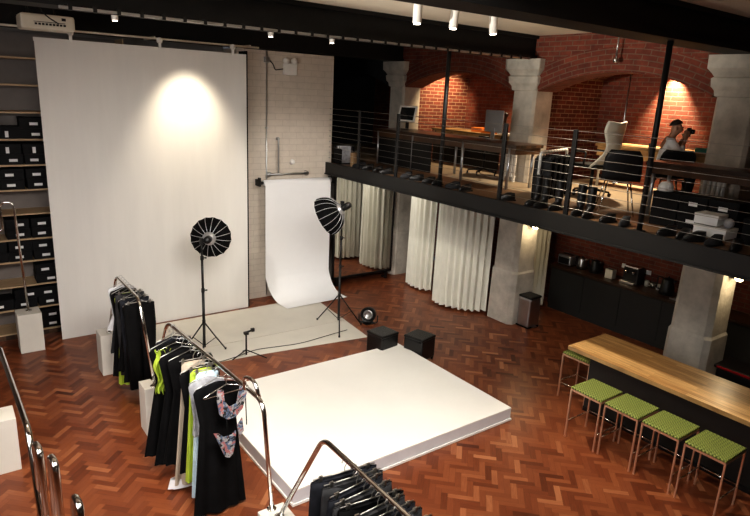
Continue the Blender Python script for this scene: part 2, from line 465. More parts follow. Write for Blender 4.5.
# ------------------------------------------------------------------ balustrade and poles
bal = thing('balcony_railing', 'black steel post and cable railing along the gallery edge', 'railing', (6.44, 0, MZ - .002))
for y in (9.35, 8.2, 5.8, 4.66, 2.4, 1.25):
    MB().b2(-.018, .018, y - .03, y + .03, 0, 1.07, bev=.004).build('post', 'black', bal)
for k in range(10):
    z = .10 + k * .106
    mb = MB().tube([(0, .4, z), (0, 10.385 - .0, z)], .0032, 6)
    mb.lathe([(0, -.012), (.012, -.012), (.012, .006), (0, .006)], mt=Matrix.Translation((0, 10.375, z)) @ Matrix.Rotation(R(90), 4, 'X'), n=8)
    mb.build('cable', 'dksteel', bal)
for y, lab in ((7.10, 'tall black steel pole rising from gallery edge to the ceiling beam beside the far arch'), (3.66, 'tall black steel pole at gallery edge in front of the seated person')):
    p = thing('steel_pole', lab, 'pole', (6.47, y, MZ - .002))
    MB().tube([(0, 0, .012), (0, 0, 4.69 + .0 - MZ + .35)], .032, 12).build('shaft', 'black', p)
    MB().lathe([(0, 0), (.07, 0), (.07, .012), (0, .012)], n=16).build('base_plate', 'black', p)

# ------------------------------------------------------------------ back wall: hanging screen, rail, lifting box
scr = thing('backdrop_screen', 'tall white backdrop sheet hung on the back wall in a warm pool of light', 'backdrop', (1.33, 10.0, 0))
W_, H_ = 3.17, 4.54
g = []
for i in range(25):
    z = .004 + (H_ - .004) * i / 24
    g.append([(W_ * j / 40, .006 * math.sin(j * .55 + .4) * (z / H_) + .004 * math.sin(j * .21), z) for j in range(41)])
MB().sheet(g).build('sheet', 'screen', scr)
MB().b2(-.005, W_ + .005, .012, .03, H_ - .05, H_).build('top_batten', 'white', scr)
for x in (.47, 1.73, 2.93):
    c = MB().b2(x - .02, x + .02, -.012, .012, H_ - .03, H_ + .09)
    c.lathe([(0, -.014), (.045, -.014), (.045, .014), (0, .014)], mt=Matrix.Translation((x, 0, H_ + .10)) @ Matrix.Rotation(R(90), 4, 'X'), n=16)
    c.build('hanger_clip', 'white', scr)
rl = MB().tube([(-.6, 10.04, 4.665), (4.75, 10.04, 4.665)], .016, 8)
for x in (-.2, 1.3, 3.0, 4.6): rl.b2(x - .012, x + .012, 10.05, 10.6, 4.66, 4.70)
tag(rl.build('backdrop_rail', 'creamp'), 'thin cream rail under the far beam carrying the backdrop sheet', 'rail')
tag(MB().b2(4.515, 4.545, 10.05, 10.35, 0, 4.6).build('wall_edge_strip', 'blkfab'), 'narrow black strip beside the right border of the backdrop sheet', 'board')  # black strip set in the gap right of the sheet

lift = thing('projector', 'white projector box hanging from the beam above backdrop sheet', 'projector', (1.43, 9.55, 4.60))
MB().box((0, 0, .10), (.64, .42, .19), bev=.03).build('case', 'creamp', lift)
v = MB()
for k in range(9): v.b2(-.16 + k * .042, -.13 + k * .042, -.214, -.205, .06, .085)
v.b2(-.17, .2, -.212, -.205, .095, .102).b2(.16, .21, -.213, -.205, .13, .165)
v.build('vent', 'black', lift)
MB().tube([(-.2, .05, .19), (-.2, .05, .45)], .014).tube([(.12, .05, .19), (.12, .05, .45)], .014).b2(-.3, .25, -.02, .12, .42, .45).build('mount', 'black', lift)
MB().tube(fillet([(-.1, -.1, .4), (-.08, -.215, .24), (0, -.222, .16), (.12, -.22, .09)], .08), .008).build('cable', 'black', lift)

trk = thing('lighting_track', 'white lighting track with small black clips under the middle beam', 'track', (0, 6.86, 4.645))
MB().b2(1.15, 8.0, -.02, .02, 0.008, .036, bev=.005).build('rail', 'steel', trk)
for k in range(30):
    x = 1.25 + k * .225
    MB().b2(x - .018, x + .018, -.026, .026, .0, .055).build('clip', 'black', trk)
for x, nm in ((1.66, 'left of three'), (3.4, 'middle of three'), (4.25, 'right of three')):
    d = thing('track_spotlight', 'tiny lit spotlight under the white track, %s' % nm, 'spotlight', (x, 6.86, 4.592))
    MB().lathe([(0, 0), (.03, 0), (.035, .05), (0, .05)], n=14).build('body', 'white', d)
    MB().lathe([(0, -.003), (.026, -.003), (.026, .0), (0, 0)], n=14).build('lens', 'lens', d)

for x, tx, ty, lab in ((4.50, .05, -.06, 'white cylinder spotlight hanging from the pale ceiling, leftmost of three'), (5.06, .10, -.02, 'white cylinder spotlight hanging from the pale ceiling, middle of three'), (5.68, -.09, -.02, 'white cylinder spotlight nearest the brick arch, rightmost of three')):
    d = thing('ceiling_spotlight', lab, 'spotlight', (x, 5.5, 5.05), 0)
    mt = Matrix.Translation((0, 0, -.03)) @ Euler((ty, tx, 0)).to_matrix().to_4x4()
    MB().lathe([(0, -.25), (.042, -.25), (.05, -.245), (.05, -.02), (.045, -.01), (0, -.01)], mt=mt, n=18).build('lamp_body', 'white', d)
    MB().lathe([(0, -.258), (.038, -.258), (.038, -.248), (0, -.248)], mt=mt, n=18).build('lens', 'lens', d)
    MB().lathe([(0, -.03), (.045, -.03), (.045, 0), (0, 0)], n=18).build('ceiling_rose', 'white', d)

# ------------------------------------------------------------------ fittings on the painted brick wall (y = 10.4)
el = thing('emergency_light', 'white emergency light box with two lamps high on painted brick wall', 'light', (5.52, 10.4, 4.30))
MB().box((0, -.045, .06), (.26, .085, .2), bev=.012).build('case', 'white', el)
for x in (-.08, .08):
    MB().lathe([(0, -.05), (.045, -.05), (.06, .02), (.03, .06), (0, .06)], mt=Matrix.Translation((x, -.06, .205)) @ Matrix.Rotation(R(-70), 4, 'X'), n=16).build('lamp_head', 'white', el)
pc = thing('conduit_pipe', 'grey conduit pipe with junction box running down painted brick wall', 'pipe', (5.06, 10.4, 0))
MB().tube([(0, -.025, .05), (0, -.025, 4.66)], .013).build('pipe', 'steel', pc)
MB().box((0, -.035, 4.50), (.1, .065, .1), bev=.008).build('junction_box', 'steel', pc)
MB().tube(fillet([(.05, -.03, 4.5), (.14, -.03, 4.42), (.16, -.03, 4.33), (.33, -.03, 4.36)], .08), .009).build('cable', 'black', pc)
for z in (1.0, 2.2, 3.3): MB().box((0, -.02, z), (.05, .03, .03)).build('clamp', 'steel', pc)
br = thing('wall_bracket_pipe', 'bent grey steel pipe bracket on painted brick wall above the paper roll', 'bracket', (5.29, 10.4, 2.44))
MB().tube(fillet([(0, -.012, .66), (0, -.06, .66), (0, -.06, .02)], .03), .016).tube([(-.2, -.06, 0), (.66, -.06, 0)], .018).build('pipe', 'steel', br)
for x in (-.18, .62): MB().lathe([(0, 0), (.045, 0), (.045, .06), (0, .06)], mt=Matrix.Translation((x, 0, 0)) @ Matrix.Rotation(R(90), 4, 'X'), n=14).build('flange', 'steel', br)
MB().lathe([(0, 0), (.03, 0), (.03, .05), (0, .05)], mt=Matrix.Translation((0, 0, .66)) @ Matrix.Rotation(R(90), 4, 'X'), n=14).build('flange', 'steel', br)
bl = MB().lathe([(0, 0), (.055, 0), (.05, .03), (.03, .05), (0, .055)], mt=Matrix.Rotation(R(90), 4, 'X'), n=20)
tag(bl.build('sounder_dome', 'white', loc=(5.61, 10.4, 2.66)), 'small round white dome fixed to painted brick wall', 'alarm')

# ------------------------------------------------------------------ roll of backdrop paper
pr = thing('paper_backdrop', 'roll of white backdrop paper hung low on brick wall and sweeping onto the floor', 'backdrop', (0, 0, 0))
MB().tube([(4.93, 10.25, 2.30), (6.40, 10.25, 2.30)], .055, 20).build('roll', 'paper', pr)
MB().tube([(4.86, 10.25, 2.30), (4.93, 10.25, 2.30)], .03, 12).tube([(6.40, 10.25, 2.30), (6.45, 10.25, 2.30)], .03, 12).build('roller_core', 'black', pr)
prof = [(10.195, 2.30 - i * .2) for i in range(9)]
for i in range(1, 15):
    a = i / 14 * PI / 2
    prof.append((10.195 - .42 * (1 - math.cos(a)), .52 - .512 * math.sin(a)))
prof += [(9.70, .006), (9.60, .005), (9.56, .02)]
g = []
for k, (y, z) in enumerate(prof):
    t = max(0, (k - 9) / (len(prof) - 10))
    g.append([(4.95 + .16 * t + (1.43 - .06 * t) * j / 12 + 0.0, y - (.0 if k < len(prof) - 3 else .03 * (1 - j / 12)), z) for j in range(13)])
MB().sheet(g).build('paper_sheet', 'paper', pr)
for x in (4.84, 6.44):
    MB().b2(x, x + .03, 10.2, 10.4, 2.24, 2.36).b2(x, x + .03, 10.21, 10.29, 2.34, 2.40).build('bracket', 'black', pr)

# ------------------------------------------------------------------ leaning mirror
mi = thing('standing_mirror', 'large black framed mirror under the gallery reflecting the ivory curtains', 'mirror', (6.545, 10.30, 0))
MB().b2(.02, 1.54, 0, .02, .20, 2.34).build('glass', 'mirror', mi)
MB().b2(0, 1.56, -.012, .03, .165, .205).b2(0, 1.56, -.012, .03, 2.33, 2.37).b2(0, .035, -.012, .03, .165, 2.37).b2(1.525, 1.56, -.012, .03, .165, 2.37).build('frame', 'black', mi)
for x in (.10, 1.40): MB().b2(x, x + .06, -.01, .16, 0.001, .03).b2(x, x + .06, .0, .03, .03, .17).build('foot', 'black', mi)

# ------------------------------------------------------------------ curtains
def curtain(path, z0, z1, pleat, amp, label, name='curtain'):
    pts = [Vector((x, y)) for x, y in path]
    L = [0]
    for a, b in zip(pts, pts[1:]): L.append(L[-1] + (b - a).length)
    tot = L[-1]; n = int(tot / .012)
    def at(s):
        for i in range(len(pts) - 1):
            if s <= L[i + 1] or i == len(pts) - 2:
                t = (s - L[i]) / (L[i + 1] - L[i]); d = (pts[i + 1] - pts[i]).normalized()
                return pts[i].lerp(pts[i + 1], t), Vector((-d.y, d.x))
    g = []
    for zi in range(13):
        t = zi / 12; z = z0 + (z1 - z0) * t
        row = []
        for k in range(n + 1):
            s = tot * k / n; p, nn = at(s)
            a = amp * (1.15 - .35 * t) * math.sin(2 * PI * s / pleat + .5 * math.sin(s * 3.1)) + .008 * (1 - t) * math.sin(s * 9)
            q = p + nn * a
            row.append((q.x, q.y, z))
        g.append(row)
    t = thing(name, label, 'curtain', (0, 0, 0))
    MB().sheet(g).build('drape', 'curtain', t)
    MB().tube([(x, y, z1 + .02) for x, y in path], .012).build('curtain_rail', 'steel', t)
    return t
curtain([(8.66, 9.74), (8.3, 9.80), (8.14, 9.74), (8.03, 9.42), (8.07, 9.2), (8.2, 9.0)], .05, 2.38, .125, .045, 'ivory pleated floor-length curtain nearest the mirror')
curtain([(8.80, 8.50), (8.4, 8.62), (8.0, 8.60), (7.82, 8.48), (7.80, 8.2), (7.92, 7.88), (8.13, 7.66), (8.36, 7.55)], .05, 2.38, .13, .05, 'wide ivory pleated curtain beside the middle stone column')
curtain([(8.92, 7.28), (9.25, 7.26), (9.66, 7.25)], .05, 2.38, .12, .045, 'ivory curtain hanging between the middle column and dark kitchen counter')

# ------------------------------------------------------------------ floor: vinyl mat, platform, poufs, bin
mt_ = MB()
for pts in (((2.30, 8.72), (3.02, 8.62), (5.74, 8.56), (5.86, 9.93), (2.42, 9.94)), ((2.25, 8.06), (3.56, 7.98), (5.65, 7.70), (5.735, 8.55), (3.02, 8.61), (2.30, 8.71))):
    mt_.prism(pts, .004, 'z', .0005)
tag(mt_.build('floor_sheet', 'mat_vinyl'), 'pale vinyl sheet on floor under the studio lights', 'floor mat')

pf = thing('platform', 'low white rectangular platform in middle of the parquet floor', 'platform', (2.50, 4.53, 0))
MB().box((1.585, 1.19, .174), (3.17, 2.38, .016), bev=.003).build('deck', 'platform', pf)
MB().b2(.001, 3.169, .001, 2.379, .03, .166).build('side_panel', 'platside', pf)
MB().b2(-.012, 3.182, -.012, 2.392, 0.004, .03, ).build('base_trim', 'white', pf)

def pouf(x, y, rz, lab):
    p = thing('pouf', lab, 'pouf', (x, y, 0), rz, 'black cube poufs')
    MB().box((0, 0, .205), (.36, .36, .33), bev=.025).build('body', 'softblk', p)
    MB().box((0, 0, .385), (.37, .37, .045), bev=.02).build('cushion', 'softblk', p)
    for sx in (-1, 1):
        for sy in (-1, 1): MB().lathe([(0, 0), (.02, 0), (.024, .045), (0, .045)], c=(sx * .15, sy * .15, 0), n=12).build('foot', 'black', p)
pouf(5.42, 7.0, R(8), 'black leather cube pouf behind the platform, nearer the light stand')
pouf(5.85, 6.60, R(14), 'black leather cube pouf beside the back corner of platform, nearer the bar')

bn = thing('pedal_bin', 'steel and black pedal bin beside the middle stone column', 'bin', (8.55, 6.70, 0), R(0))
MB().box((0, 0, .29), (.30, .28, .54), bev=.03).build('body', 'steel', bn)
MB().box((0, 0, .58), (.31, .29, .045), bev=.02).build('lid', 'black', bn)
MB().box((0, 0, .015), (.31, .29, .03), bev=.008).build('base', 'black', bn)
MB().b2(-.05, .05, -.18, -.13, .02, .04).build('pedal', 'steel', bn)

# ------------------------------------------------------------------ plinths and garment rails
def plinth(x, y, lab, w=.28, h=.6, rz=0):
    p = MB().box((0, 0, h / 2 + .001), (w, w, h), bev=.004)
    return tag(p.build('plinth', 'plinth', loc=(x, y, 0), rz=rz), lab, 'plinth', 'white plinths holding garment rails')
plinth(1.72, 8.52, 'white plinth behind far rail of clothes below the backdrop sheet')
plinth(1.78, 6.66, 'white plinth between the far and middle rails of clothes', .25)
plinth(1.965, 3.83, 'white plinth between the middle rail and the nearest rail of clothes', .24)
plinth(.89, 9.88, 'white plinth with a hooked chrome tube in front of the shelves', .32)
plinth(.22, 6.74, 'white plinth cut by the left border of the photo', .32)

def hoop(name, label, pts, r=.019, fr=.13, base=None, group='chrome garment rails'):
    t = thing(name, label, 'garment rail', (pts[0][0], pts[0][1], pts[0][2]), 0, group)
    o = Vector(pts[0])
    MB().tube([p - o for p in fillet(pts, fr, 8)], r, 14).build('tube', 'chrome', t)
    for q in base if base is not None else (pts[0], pts[-1]):
        q = Vector(q) - o
        MB().lathe([(0, 0), (.04, 0), (.04, .008), (r + .004, .012), (0, .012)], c=(q.x, q.y, q.z), n=16).build('foot_plate', 'chrome', t)
    return t
PZ = .603
BZ = 1.50
hoop('garment_rail', 'bent chrome garment rail carrying the far group of black clothes', [(1.72, 8.48, PZ), (1.80, 8.20, BZ), (1.80, 7.12, BZ), (1.82, 6.74, PZ)])
r2_ = hoop('garment_rail', 'bent chrome garment rail carrying the middle group of dresses and gowns', [(1.77, 6.58, PZ), (1.86, 6.24, BZ), (1.98, 4.12, BZ), (1.96, 3.92, PZ)])
MB().tube([p - Vector((1.77, 6.58, PZ)) for p in fillet([(1.955, 4.42, BZ - .02), (1.95, 4.44, BZ + .10), (1.98, 4.30, BZ + .12), (1.985, 4.20, BZ - .0)], .06)], .016, 10).build('end_hook', 'chrome', r2_)
hoop('garment_rail', 'bent chrome garment rail with trousers at the bottom of the photo', [(1.97, 3.80, PZ), (2.10, 3.36, BZ + .02), (2.10, 1.45, BZ + .01), (2.05, 1.0, 0.001)], fr=.09)
hoop('garment_rail', 'hook-topped chrome tube standing on the plinth before the shelves', [(.90, 9.9, PZ), (.86, 9.95, 2.25), (.70, 10.0, 2.25), (.70, 10.0, 1.83), (-.4, 10.0, 1.83)], r=.017, fr=.07, base=[(.90, 9.9, PZ)])
hoop('garment_rail', 'large bare chrome garment rail at the left border, farthest of the near ones', [(.18, 6.72, PZ), (.30, 6.40, BZ), (.335, 4.62, BZ), (.33, 3.95, .001)], r=.023)
for k, (x, y, lab) in enumerate(((.352, 4.42, 'first of the narrow hairpins from the left'), (.415, 4.20, 'middle one of the narrow hairpins'), (.466, 3.66, 'rightmost narrow hairpin near bottom border'))):
    hoop('garment_rail', 'bare chrome garment rail at lower left, ' + lab, [(x - .015, y + .06, .001), (x, y, BZ), (x + .012, y - .13, BZ), (x + .012, y - .20, .001)], r=.023, fr=.06)

# clothes: origin on the rail
def hanger(parent, w=.40, clips=False, m='chrome', tilt=0):
    mb = MB()
    hk = [(0.022 * math.cos(a), 0, .002 + .022 * math.sin(a)) for a in [R(-40 + 22 * i) for i in range(11)]]
    hk = [(.022 * math.cos(R(200 - i * 20)), 0, .022 * math.sin(R(200 - i * 20))) for i in range(12)]
    hk += [(.0, 0, -.045), (0, 0, -.075)]
    mb.tube(hk, .0035, 6)
    if clips:
        mb.tube([(-w / 2, 0, -.08), (w / 2, 0, -.08)], .005, 6)
        for s in (-1, 1): mb.box((s * w * .38, 0, -.095), (.025, .02, .05)).box((s * w * .38, -.012, -.07), (.018, .012, .03))
    else:
        mb.tube(fillet([(0, 0, -.075), (-w / 2, 0, -.15), (-w / 2 + .01, 0, -.165), (w / 2 - .01, 0, -.165), (w / 2, 0, -.15), (0, 0, -.075)], .02, 3), .0045, 6)
    return mb.build('hanger', m, parent)
def drape(prof, folds, seed, n=60, xo=0, sway=0):
    """rings of (z, half width, half depth, fold depth)"""
    rr = random.Random(seed); ph = [rr.random() * 6 for _ in range(4)]
    rings = []
    for z, hw, hd, fa in prof:
        ring = []
        for k in range(n):
            a = 2 * PI * k / n
            x = math.copysign(abs(math.cos(a)) ** .8, math.cos(a)) * hw; y = math.copysign(abs(math.sin(a)) ** .8, math.sin(a)) * hd
            f = fa * (math.sin(folds * a + ph[0] + z * .8) + .6 * math.sin((folds * .5 + 1.0) // 1 * a + ph[1] - z))
            ring.append((x + xo * (1 - z) * 0 + f * math.cos(a) * .5 + sway * z * z, y + f * math.sin(a), z))
        rings.append(ring)
    return rings
def garment(kind, name, label, cat, loc, m, length=1.2, w=.40, rz=0, seed=1, hem=None, group=None, clips=False, hm='steel', extra=None, depth=.035):
    t = thing(name, label, cat, loc, rz, group)
    hw = w / 2
    if kind == 'gown':
        he = hem or w * 1.15
        P = [(-.115, .03, .010, 0), (-.135, hw * .55, .018, 0), (-.155, hw * .92, .022, .001), (-.19, hw, depth * .8, .003), (-.36, hw * .88, depth, .005), (-.52, hw * .78, depth, .008)]
        for i in range(1, 9):
            q = i / 8; P.append((-.52 - (length - .52) * q, hw * .78 + (he / 2 - hw * .78) * q, depth * (1 + .5 * q), .008 + .012 * q))
        mb = MB().rings(drape(P, 9, seed), cap0=True, cap1=False)
        if hm == 'none': pass
        mb.build('dress', m, t)
    elif kind == 'skirt':
        he = hem or w
        P = [(-.105, hw * .80, .020, 0), (-.20, hw * .86, .024, .003), (-.42, hw * .94, depth, .008)]
        for i in range(1, 9):
            q = i / 8; P.append((-.42 - (length - .42) * q, hw * .94 + (he / 2 - hw * .94) * q, depth * (1 + .5 * q), .008 + .010 * q))
        MB().rings(drape(P, 9, seed), cap0=True, cap1=False).build('skirt', m, t)
    elif kind == 'top':
        P = [(-.115, .03, .010, 0), (-.135, hw * .55, .018, 0), (-.155, hw * .95, .022, .001), (-.2, hw, .035, .004), (-.4, hw * .9, .04, .006), (-length, hw * .95, .045, .009)]
        MB().rings(drape(P, 7, seed), cap0=True, cap1=False).build('body', m, t)
        for s in (-1, 1):
            MB().tube([(s * hw * .85, 0, -.17), (s * (hw + .03), 0, -.3), (s * (hw + .035), 0, -.52)], [.045, .05, .042], 10).build('sleeve', m, t)
    elif kind == 'trousers':
        mb = MB()
        for s in (-1, 1):
            P = [(-.105, hw * .5, .022, 0), (-.16, hw * .52, .030, .002), (-.36, hw * .55, .036, .004), (-.7, hw * .46, .034, .005), (-length, hw * .44, .034, .006)]
            mb.rings([[(x + s * hw * .5, y, z) for x, y, z in r] for r in drape(P, 5, seed + s, n=28)], cap0=True, cap1=True)
        mb.build('legs', m, t)
        MB().rings([[(hw * 1.02 * math.cos(2 * PI * k / 32), .027 * math.sin(2 * PI * k / 32), z) for k in range(32)] for z in (-.098, -.135)], cap0=False, cap1=False).build('waistband', m, t)
    if extra: extra(t)
    hanger(t, w * .95, clips, hm if hm != 'steel' or not clips else 'dksteel')
    return t
# far rail: seven black pieces seen end-on
far = [('trousers', 'black wide-leg trousers', 'trousers', 'blkfab', 1.22), ('gown', 'black straight dress', 'dress', 'blkfab', 1.15), ('trousers', 'ink blue trousers', 'trousers', 'navyfab', 1.2), ('gown', 'black sleeveless dress', 'dress', 'blkfab', 1.1), ('trousers', 'charcoal trousers', 'trousers', 'charfab', 1.2), ('gown', 'lime green slip dress', 'dress', 'lime', 1.38), ('gown', 'long black dress', 'dress', 'blkfab', 1.3), ('gown', 'charcoal knee-length dress', 'dress', 'charfab', 1.0), ('gown', 'white blouse', 'blouse', 'whitefab', .72)]
ords = ['nearest the camera', 'second from the near end', 'third from the near end', 'fourth from the near end', 'fifth from the near end', 'sixth from the near end', 'seventh from the near end', 'eighth from the near end', 'at the far end']
for i, (k, lb, cat, m, ln) in enumerate(far):
    garment(k, {'trousers': 'hanging_trousers', 'dress': 'hanging_dress', 'blouse': 'hanging_blouse', 'jacket': 'hanging_jacket'}[cat], '%s on the far garment rail, %s' % (lb, ords[i]), cat, (1.83, 7.24 + i * .108, BZ), m, ln, .35 if m not in ('lime', 'whitefab') else .33, rz=R(rnd.uniform(-6, 6)), seed=40 + i, clips=(k == 'trousers'), group='clothes on the far rail', hem=.42 if m != 'lime' else .34)
# middle rail
mid = [
 ('gown', 'hanging_dress', 'long black evening gown at the front of the middle rail behind the printed swimsuit', 'dress', 4.86, 'blkfab', 1.455, .45, .50, -.16),
 ('gown', 'hanging_blouse', 'grey marl blouse just behind the front black gown on the middle rail', 'blouse', 5.00, 'greyfab', .70, .34, .28, -.26),
 ('skirt', 'hanging_skirt', 'pale blue long skirt hanging nearly to the floor on the middle rail', 'skirt', 5.08, 'bluefab', 1.43, .26, .34, -.16),
 ('skirt', 'hanging_skirt', 'lime green long skirt on the middle rail beside the pale blue one', 'skirt', 5.16, 'lime', 1.28, .26, .36, -.22),
 ('gown', 'hanging_dress', 'black long dress just behind the lime green skirt on the middle rail', 'dress', 5.26, 'blkfab', 1.22, .42, .46, -.14),
 ('skirt', 'hanging_skirt', 'sand beige long skirt with a white lining at the hem on the middle rail', 'skirt', 5.36, 'beige', 1.42, .28, .46, -.20),
 ('gown', 'hanging_dress', 'black long gown in the far half of middle rail, next to the beige skirt', 'dress', 5.57, 'blkfab', 1.30, .46, .62, -.06),
 ('gown', 'hanging_dress', 'black long gown in the far half of middle rail, next to the lime ruffle', 'dress', 5.70, 'blkfab', 1.34, .48, .66, -.14),
 ('gown', 'hanging_dress', 'black long gown behind the lime ruffle top on the middle rail', 'dress', 5.96, 'blkfab', 1.36, .48, .70, -.16),
 ('gown', 'hanging_dress', 'ink blue short dress at far end of the middle rail', 'dress', 6.08, 'navyfab', .9, .40, .40, 0),
]
def lining(t):
    MB().rings([[(-.07 + (.19 + .03 * q) * math.cos(2 * PI * k / 40) + .012 * math.sin(k * 1.7), (.05 + .012 * q) * math.sin(2 * PI * k / 40) + .02, -1.36 - .10 * q) for k in range(40)] for q in (0, .5, 1)], cap0=False, cap1=False).build('lining', 'whitefab', t)['label'] = 'white lining hem'
for i, (k, nm, lb, cat, y, m, ln, w, he, xo) in enumerate(mid):
    xr = 1.86 + (6.24 - y) / 2.12 * .12
    garment(k, nm, lb, cat, (xr + xo * .4, y, BZ), m, ln, w, rz=R(rnd.uniform(-5, 5)), seed=70 + i, hem=he, clips=(k == 'skirt'), group='clothes on the middle rail', extra=lining if m == 'beige' else None)
# lime ruffle top
t = thing('hanging_blouse', 'lime green ruffled blouse hanging on the far left side of middle rail', 'blouse', (1.82, 5.83, BZ), R(-8), 'clothes on the middle rail')
g = []
for i in range(12):
    q = i / 11; z = -.14 - .48 * q
    g.append([(-.22 + .16 * (1 - .3 * q) * j / 14 + .02 * math.sin(i * 1.1), .022 * math.sin(j * 1.3 + i * .5) * (1 + q), z + .012 * math.sin(j * 1.9)) for j in range(15)])
MB().sheet(g).build('ruffle', 'lime', t)
MB().rings(drape([(-.12, .03, .01, 0), (-.15, .16, .02, 0), (-.2, .17, .03, .002), (-.5, .15, .03, .005)], 6, 5), cap1=False).build('body', 'blkfab', t)
hanger(t)
# printed swimsuit in front
t = thing('hanging_swimsuit', 'multicoloured printed cut-out swimsuit on a wire hanger at front of the middle rail', 'swimsuit', (1.895, 4.70, BZ), R(4), 'clothes on the middle rail')
def arcs(pts): return pts
mb = MB()
mb.prism([(-.085, -.11), (-.03, -.125), (-.02, -.24), (.03, -.31), (.10, -.30), (.115, -.22), (.14, -.12), (.20, -.11), (.20, -.22), (.16, -.36), (.09, -.43), (.0, -.43), (-.07, -.36), (-.09, -.22)], .016, 'y', -.008)
mb.build('bust', 'print', t)
MB().prism([(.10, -.53), (.15, -.46), (.165, -.60), (.12, -.64)], .016, 'y', -.012).build('side_panel', 'print', t)
MB().prism([(-.13, -.53), (-.08, -.55), (-.03, -.60), (.05, -.60), (.085, -.57), (.075, -.70), (.05, -.80), (.01, -.83), (-.03, -.80), (-.07, -.69)], .016, 'y', -.012).build('brief', 'print', t)
MB().tube([(.0, 0, -.43), (-.0, 0, -.62)], .006, 6).build('strap', 'blkfab', t)
MB().tube([(.19, 0, -.2), (.2, 0, -.55)], .005, 6).build('strap', 'blkfab', t)
hanger(t, .44)

# nearest rail: trousers on clip hangers
place = ['closest to the plinth', 'second from the plinth', 'third from the plinth', 'fourth from the plinth', 'fifth from the plinth', 'sixth from the plinth', 'seventh from the plinth', 'eighth from the plinth', 'ninth from the plinth', 'tenth from the plinth', 'eleventh from the plinth', 'twelfth from the plinth']
tm = ['navyfab', 'charfab', 'navyfab', 'charfab', 'blkfab', 'charfab', 'navyfab', 'charfab', 'blkfab', 'charfab', 'navyfab', 'charfab']
tc_ = dict(navyfab='ink blue', charfab='charcoal', blkfab='black')
for i in range(12):
    y = 3.06 - i * .085
    garment('trousers', 'hanging_trousers', '%s trousers clipped to a hanger on the nearest rail, %s' % (tc_[tm[i]], place[i]), 'trousers', (2.10 - i * .0015 + rnd.uniform(-.02, .02), y, BZ), tm[i], 1.05, .46 + rnd.uniform(0, .05), rz=R(rnd.uniform(-8, 8)), seed=120 + i, clips=True, group='trousers on the nearest rail')

# ------------------------------------------------------------------ studio lights
def dish(parent, centre, axis, rad, dep, nr=16):
    """ribbed parabolic softbox; axis points out of its mouth"""
    q = Vector((0, 0, 1)).rotation_difference(Vector(axis).normalized()).to_matrix().to_4x4()
    mt = Matrix.Translation(centre) @ q
    mb = MB(); rings = []; K = 8
    def P(k, j, half=False):
        t = j / K; a = 2 * PI * k / nr
        r = rad * (.16 + .84 * math.sin(t * PI / 2) ** .9); z = -dep * math.cos(t * PI / 2)
        return r, z, a
    for j in range(K + 1):
        ring = []
        for k in range(nr * 2):
            r, z, a = P(k / 2, j)
            if k % 2: r *= .965
            ring.append(mt @ Vector((r * math.cos(a), r * math.sin(a), z)))
        rings.append(ring)
    mb.rings(rings, cap0=True, cap1=False, smooth=False)
    sb = mb.build('softbox', 'blkfab', parent)
    for k in range(nr):
        pts = []
        for j in range(K + 1):
            r, z, a = P(k, j); r += .004
            pts.append(mt @ Vector((r * math.cos(a), r * math.sin(a), z - .003)))
        MB().tube(pts, .0042, 6).build('rib', 'silver', sb)
    MB().lathe([(0, -.008), (rad * .93, -.008), (rad * .93, -.002), (0, -.002)], mt=mt, n=32).build('diffuser', 'paper', sb)
    MB().lathe([(0, -dep - .04), (.085, -dep - .04), (.10, -dep), (.09, -dep + .03), (0, -dep + .03)], mt=mt, n=20).build('speed_ring', 'silver', sb)
    hd = MB().lathe([(0, -dep - .20), (.045, -dep - .20), (.055, -dep - .17), (.055, -dep - .05), (0, -dep - .05)], mt=mt, n=16)
    hd.build('lamp_head', 'black', parent)
    return mt
def tripod(parent, feet, top, zc=.62):
    MB().tube([(0, 0, .14), (0, 0, zc + .5)], .021, 10).tube([(0, 0, zc + .5), (0, 0, zc + 1.0)], .018, 10).tube([(0, 0, zc + 1.0), (0, 0, top)], .014, 10).build('pole', 'black', parent)
    for z in (zc + .5, zc + 1.0, zc): MB().lathe([(0, -.03), (.026, -.03), (.026, .03), (0, .03)], c=(0, 0, z), n=12).build('collar', 'black', parent)
    for z in (zc + .5, zc + 1.0): MB().tube([(0.02, 0, z), (.06, -.02, z)], [.006, .014], 8).build('knob', 'black', parent)
    for fx, fy in feet:
        l = MB().tube([(0, 0, zc), (fx * .5, fy * .5, zc * .5), (fx, fy, .012)], .011, 8).build('leg', 'black', parent)
        MB().lathe([(0, 0), (.016, 0), (.016, .03), (0, .03)], c=(fx, fy, .0), n=10).build('rubber_foot', 'black', l)
        MB().tube([(0, 0, .16), (fx * .55, fy * .55, zc * .45)], .006, 6).build('brace', 'black', parent)
sl = thing('studio_light', 'studio light with a ribbed black softbox seen from behind, before the backdrop sheet', 'studio light', (3.03, 8.34, .006))
tripod(sl, ((-.19, .36), (.36, .06), (-.22, -.50)), 1.80, .55)
ax = Vector((.50, .86, -.10))
mA = dish(sl, (.22, .20, 1.80), ax, .305, .17)
MB().box((.0, .0, 1.80), (.05, .06, .1), bev=.008).build('bracket', 'black', sl)
s2 = thing('studio_light', 'studio light with a ribbed black softbox turned sideways, beside the paper roll', 'studio light', (5.43, 8.30, .006))
tripod(s2, ((-.13, .50), (.43, -.08), (-.22, -.38)), 2.2)
dish(s2, (-.22, .18, 1.96), (-.56, .62, -.50), .33, .30)
MB().box((.0, .0, 2.20), (.05, .06, .1), bev=.008).build('bracket', 'black', s2)

